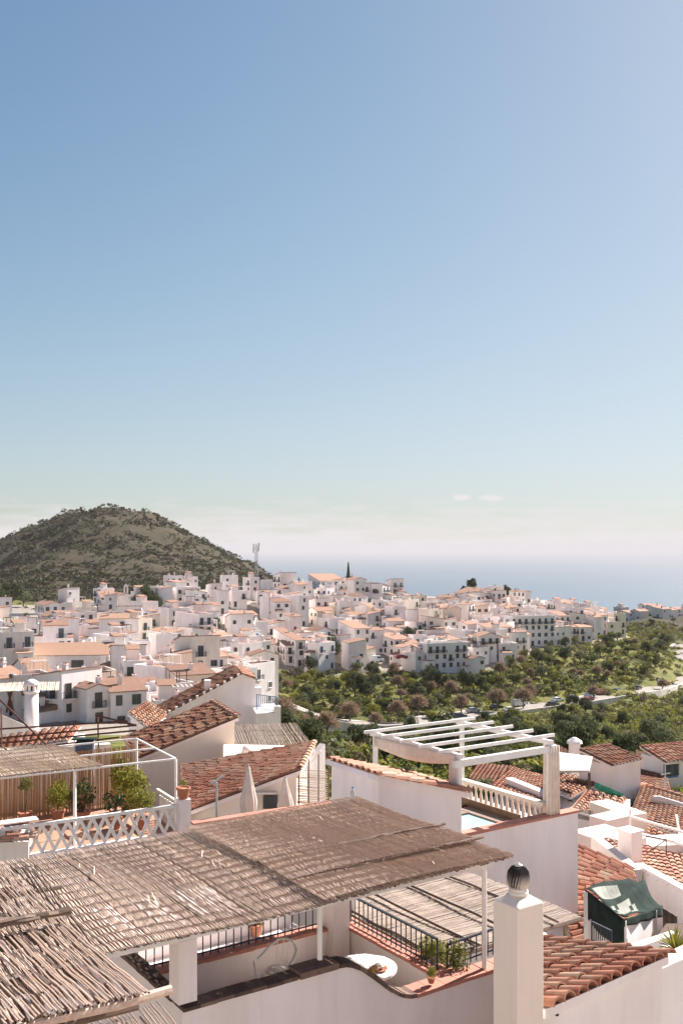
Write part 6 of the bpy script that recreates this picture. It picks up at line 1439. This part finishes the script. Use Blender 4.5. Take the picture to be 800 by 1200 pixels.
def parasol(px, pyt, pyb, Y, w, lab):
    p0 = P(px, pyb + 14, Y); hh_ = P(px, pyt, Y).z - p0.z; t = thing('closed_parasol', lab, 'parasol', p0); m_ = MB(); m_.tube([p0, p0 + ZX * (hh_ + .06)], .022, 8); m_.build('pole', 'galvanised', t)
    m_ = MB(); n = 28; rows_ = [(.03, 1.0), (.055, .97), (.09, .85), (.16, .62), (.22, .42), (.20, .25), (.15, .14)]; vs = []
    for r_, f in rows_:
        for j in range(n):
            a = 2 * math.pi * j / n; rr = r_ * w * (1 + .28 * math.sin(a * 7 + f * 3) * (1 - f * .6)); vs.append(p0 + Vector((rr * math.cos(a), rr * math.sin(a), hh_ * f)))
    k = len(rows_); m_.add(vs, [(i * n + j, i * n + (j + 1) % n, (i + 1) * n + (j + 1) % n, (i + 1) * n + j) for i in range(k - 1) for j in range(n)]); m_.build('canopy', 'cloth_grey', t, True)
    m_ = MB(); m_.lathe([(.19 * w, -.02), (.2 * w, .02), (.17 * w, .05)], p0 + ZX * hh_ * .33, 16); m_.build('tie', 'cloth_grey', t)
parasol(291, 898, 955, 28.4, 1.0, 'tall closed grey parasol left of the barred window'); parasol(334, 912, 950, 29.0, .95, 'shorter closed parasol right of the barred window')
t = thing('washing_pole', 'metal line pole with slanted arm left of the parasols', 'pole', P(254, 960, 28)); m_ = MB(); m_.tube([P(254, 968, 28), P(254, 917, 28)], .035, 6); m_.build('shaft', 'galvanised', t); m_ = MB(); m_.bar(P(247, 919, 28), P(262, 909, 28.3), .05); m_.build('arm', 'galvanised', t)
t = thing('bamboo_screen', 'bleached bamboo screen beside the red tile roof', 'screen', P(366, 945, 29.5)); pa, pb = P(349, 944, 30.1), P(386, 940, 29.8); d_ = (pb - pa); d_.z = 0; reed_mat(Vector((pa.x, pa.y, P(349, 943, 30).z)), ZX, d_.normalized(), 1.05, d_.length, t, 'reed_pale', sp=.05, r=.022, rows=.3, amp=.02, jag=.03, seg=3)
for k in range(4):
    p = pa.lerp(pb, (k + .1) / 3.2); m_ = MB(); m_.tube([(p.x, p.y - .05, -9), (p.x, p.y - .05, P(360, 895 - 6 * k, 30).z)], .02, 5); m_.build('stake', 'rust', t)
t = thing('stair_house', 'white stair wall with slanted handrail behind the bamboo screen', 'wall', P(375, 905, 33)); flatwall(t, 'wall', P(362, 893, 33), P(381, 872, 33.6), -12, .25, 'white'); m_ = MB(); m_.bar(P(360, 898, 32.9), P(376, 880, 32.9), .06); m_.build('handrail', 'white_paint', t)
# dark reed roof behind
t = thing('reed_pergola', 'dark brown reed roof behind the red tile house', 'pergola', P(330, 885, 42)); ur, vr = dirs(80)
p0 = P(272, 884, 40.0); reed_mat(p0, ur, vr, abs(reach(p0, ur, 372)), 6.5, t, 'reed_dark', sp=.07, r=.03, rows=.6, amp=.03, seg=3)
for px in (276, 330, 368): p = P(px, 884, 40.5); m_ = MB(); m_.tube([(p.x, p.y, -14), (p.x, p.y, p.z - .05)], .06, 6); m_.build('post', 'bark', t)
t = thing('white_house', 'low cream flat roof with curved ledge between the tiled houses', 'house', P(280, 890, 38)); m_ = MB(); m_.prism([P(262, 905, 36).xy[:], P(352, 886, 36).xy[:], P(352, 878, 39.5).xy[:], P(262, 884, 39.8).xy[:]], -13, P(300, 893, 36.5).z); m_.build('block', 'cream', t)
m_ = MB(); m_.tube([P(284, 878, 37), P(290, 880, 37), P(296, 888, 37), P(306, 890, 37)], [.16, .2, .2, .12], 8); m_.build('curved_ledge', 'cream', t, True)
# house 3
t = thing('tiled_house', 'cream house with long brown tile roof falling to the left', 'house', P(230, 880, 40))
fr3 = P(279, 841, 40.0); ez, bz = dirs(69); br3 = fr3 + bz * abs(reach(fr3, bz, 249)); fl3 = P(163, 889, 40) ; tL = abs(reach(fr3, -ez, 164)); pl3 = fr3 - ez * tL; pl3.z = -(889 - H) / F * pl3.y; bl3 = pl3 + (br3 - fr3); bl3.z = pl3.z
tile_roof(br3, fr3, bl3, pl3, 'tile_brown', t, sp=.27, ln=.46); ridge_tiles(br3, fr3, 'tile_pale', t, .15)
m_ = MB(); ins = [pl3 + ez * .1 + bz * .1, fr3 - ez * .12 + bz * .1, br3 - ez * .12 - bz * .1, bl3 + ez * .1 - bz * .1]
m_.add([(p.x, p.y, -16) for p in ins] + [(p.x, p.y, p.z - .14) for p in ins], [(3, 2, 1, 0), (0, 1, 5, 4), (1, 2, 6, 5), (2, 3, 7, 6), (3, 0, 4, 7), (4, 5, 6, 7)]); m_.build('wall', 'cream', t)
# house 4
t = thing('tiled_house', 'white house with tall blank gable and stepped tile verge above the brown roof', 'house', P(250, 860, 55))
e4, b4 = dirs(78); g0 = P(283, 792, 56); tl = abs(reach(g0, -e4, 170)); g1 = g0 - e4 * tl; g1.z = -(852 - H) / F * g1.y
tr = abs(reach(g0, e4, 299)); g2 = g0 + e4 * tr; g2.z = -(798 - H) / F * g2.y
m_ = MB(); wall_poly(m_, g1, g2, -19, [(0, g1.z), (tl / (tl + tr), g0.z), (1, g2.z)], .35, b4); m_.build('gable_wall', 'white', t)
tile_roof(g0 + b4 * 3.8 + ZX * .10, g0 - b4 * .12 + ZX * .10, g1 + b4 * 3.8 + ZX * .10, g1 - b4 * .12 + ZX * .10, 'tile_brown', t, sp=.30, ln=.5); tile_roof(g0 - b4 * .12 + ZX * .10, g0 + b4 * 3.8 + ZX * .10, g2 - b4 * .1 + ZX * .1, g2 + b4 * 3.8 + ZX * .1, 'tile_red', t, sp=.30, ln=.5, name='roof_right')
m_ = MB(); q4 = [g1 + b4 * .36, g2 + b4 * .36, g2 + b4 * 3.7, g1 + b4 * 3.7]; m_.prism([p.xy[:] for p in q4], -19, g1.z - .2); m_.build('wall', 'white', t)
n = 14; m_ = MB()
for k in range(n): p = g1.lerp(g0, (k + .5) / n); m_.cbox(p - b4 * .14 + ZX * .16, e4 * .14, b4 * .12, ZX * .14)
m_.build('verge_mortar', 'white', t)
m_ = MB(); p = g1.lerp(g0, .62); m_.box(p + b4 * .5 + ZX * 0, e4 * .35, b4 * .35, ZX * .75); m_.build('chimney_stack', 'white', t)
t = thing('roof_terrace', 'white terrace block with blue railing beside the tall blank gable', 'terrace', P(315, 860, 54)); m, a, b, wa, wb = wbox(t, 'wall', 300, 294, 329, 836, 54.0, 80, -20, 'white')
m_ = MB(); m_.box(Vector((m.x, m.y, m.z)) + b * 2.2, a * .5, b * .3, ZX * 1.1); m_.box(Vector((m.x, m.y, m.z)) + a * (wa - .35), a * .35, b * .4, ZX * .35); m_.build('stub_wall', 'white', t)
railing('terrace_railing', 'blue railing on the white terrace block', Vector((m.x, m.y, m.z)) + a * .15 + b * 1.2, Vector((m.x, m.y, m.z)) + a * (wa - .2) + b * .1, .85, 10, 'frame_blue', .08, .02)
t = thing('tiled_house', 'small tile roof corner with white side below the blank gable', 'house', P(165, 850, 50)); tile_roof(P(172, 822, 56), P(196, 836, 55), P(150, 836, 51), P(176, 856, 50), 'tile_brown', t, sp=.28, ln=.5)
m_ = MB(); m_.prism([P(151, 836, 51).xy[:], P(177, 856, 50).xy[:], P(196, 836, 55).xy[:], P(172, 822, 56).xy[:]], -19, P(160, 848, 50.5).z - .4); m_.build('wall', 'white', t); flatwall(t, 'end_wall', P(153, 838, 50.9), P(176, 858, 49.9), -19, .25, 'white')

# bottle on the pergola edge
p = PZ(413, 937, -4.93) ; t = thing('bottle', 'small plastic bottle standing at the back edge of the large pergola', 'bottle', p); m_ = MB(); m_.lathe([(.04, 0), (.045, .02), (.045, .15), (.02, .2), (.018, .23)], p, 12); m_.build('body', 'galvanised', t, True); m_ = MB(); m_.lathe([(.021, .225), (.021, .255)], p, 10); m_.build('cap', 'frame_blue', t)
# white rail in the valley below the road
yp = ground(705, 853, 110).y * .90; o = MB(); o.tube([P(678, 847, yp), P(694, 852, yp), P(708, 854.5, yp), P(731, 856, yp)], .16, 6); o = o.build('water_pipe', 'white_paint'); tag(o, 'white irrigation pipe crossing the valley below the road', 'pipe')
g = P(706, 860, 190)

HAZE = 6e-5
# ------------------------------------------------------------------ haze
q = bpy.data.materials.new('haze'); q.use_nodes = True; nt_ = q.node_tree; nt_.nodes.clear()
pv = nt_.nodes.new('ShaderNodeVolumePrincipled'); ou = nt_.nodes.new('ShaderNodeOutputMaterial'); nt_.links.new(pv.outputs[0], ou.inputs['Volume'])
pv.inputs['Color'].default_value = (.60, .565, .57, 1); pv.inputs['Density'].default_value = HAZE; pv.inputs['Anisotropy'].default_value = 0.0
M['haze'] = q
hb = MB(); S = 95000; hb.hexa([(-S, -S, -460), (S, -S, -460), (S, S, -460), (-S, S, -460), (-S, -S, 62), (S, -S, 62), (S, S, 62), (-S, S, 62)])
o = hb.build('haze', 'haze'); o['kind'] = 'stuff'; o['label'] = 'thin pale sea haze filling the air'; o['category'] = 'haze'
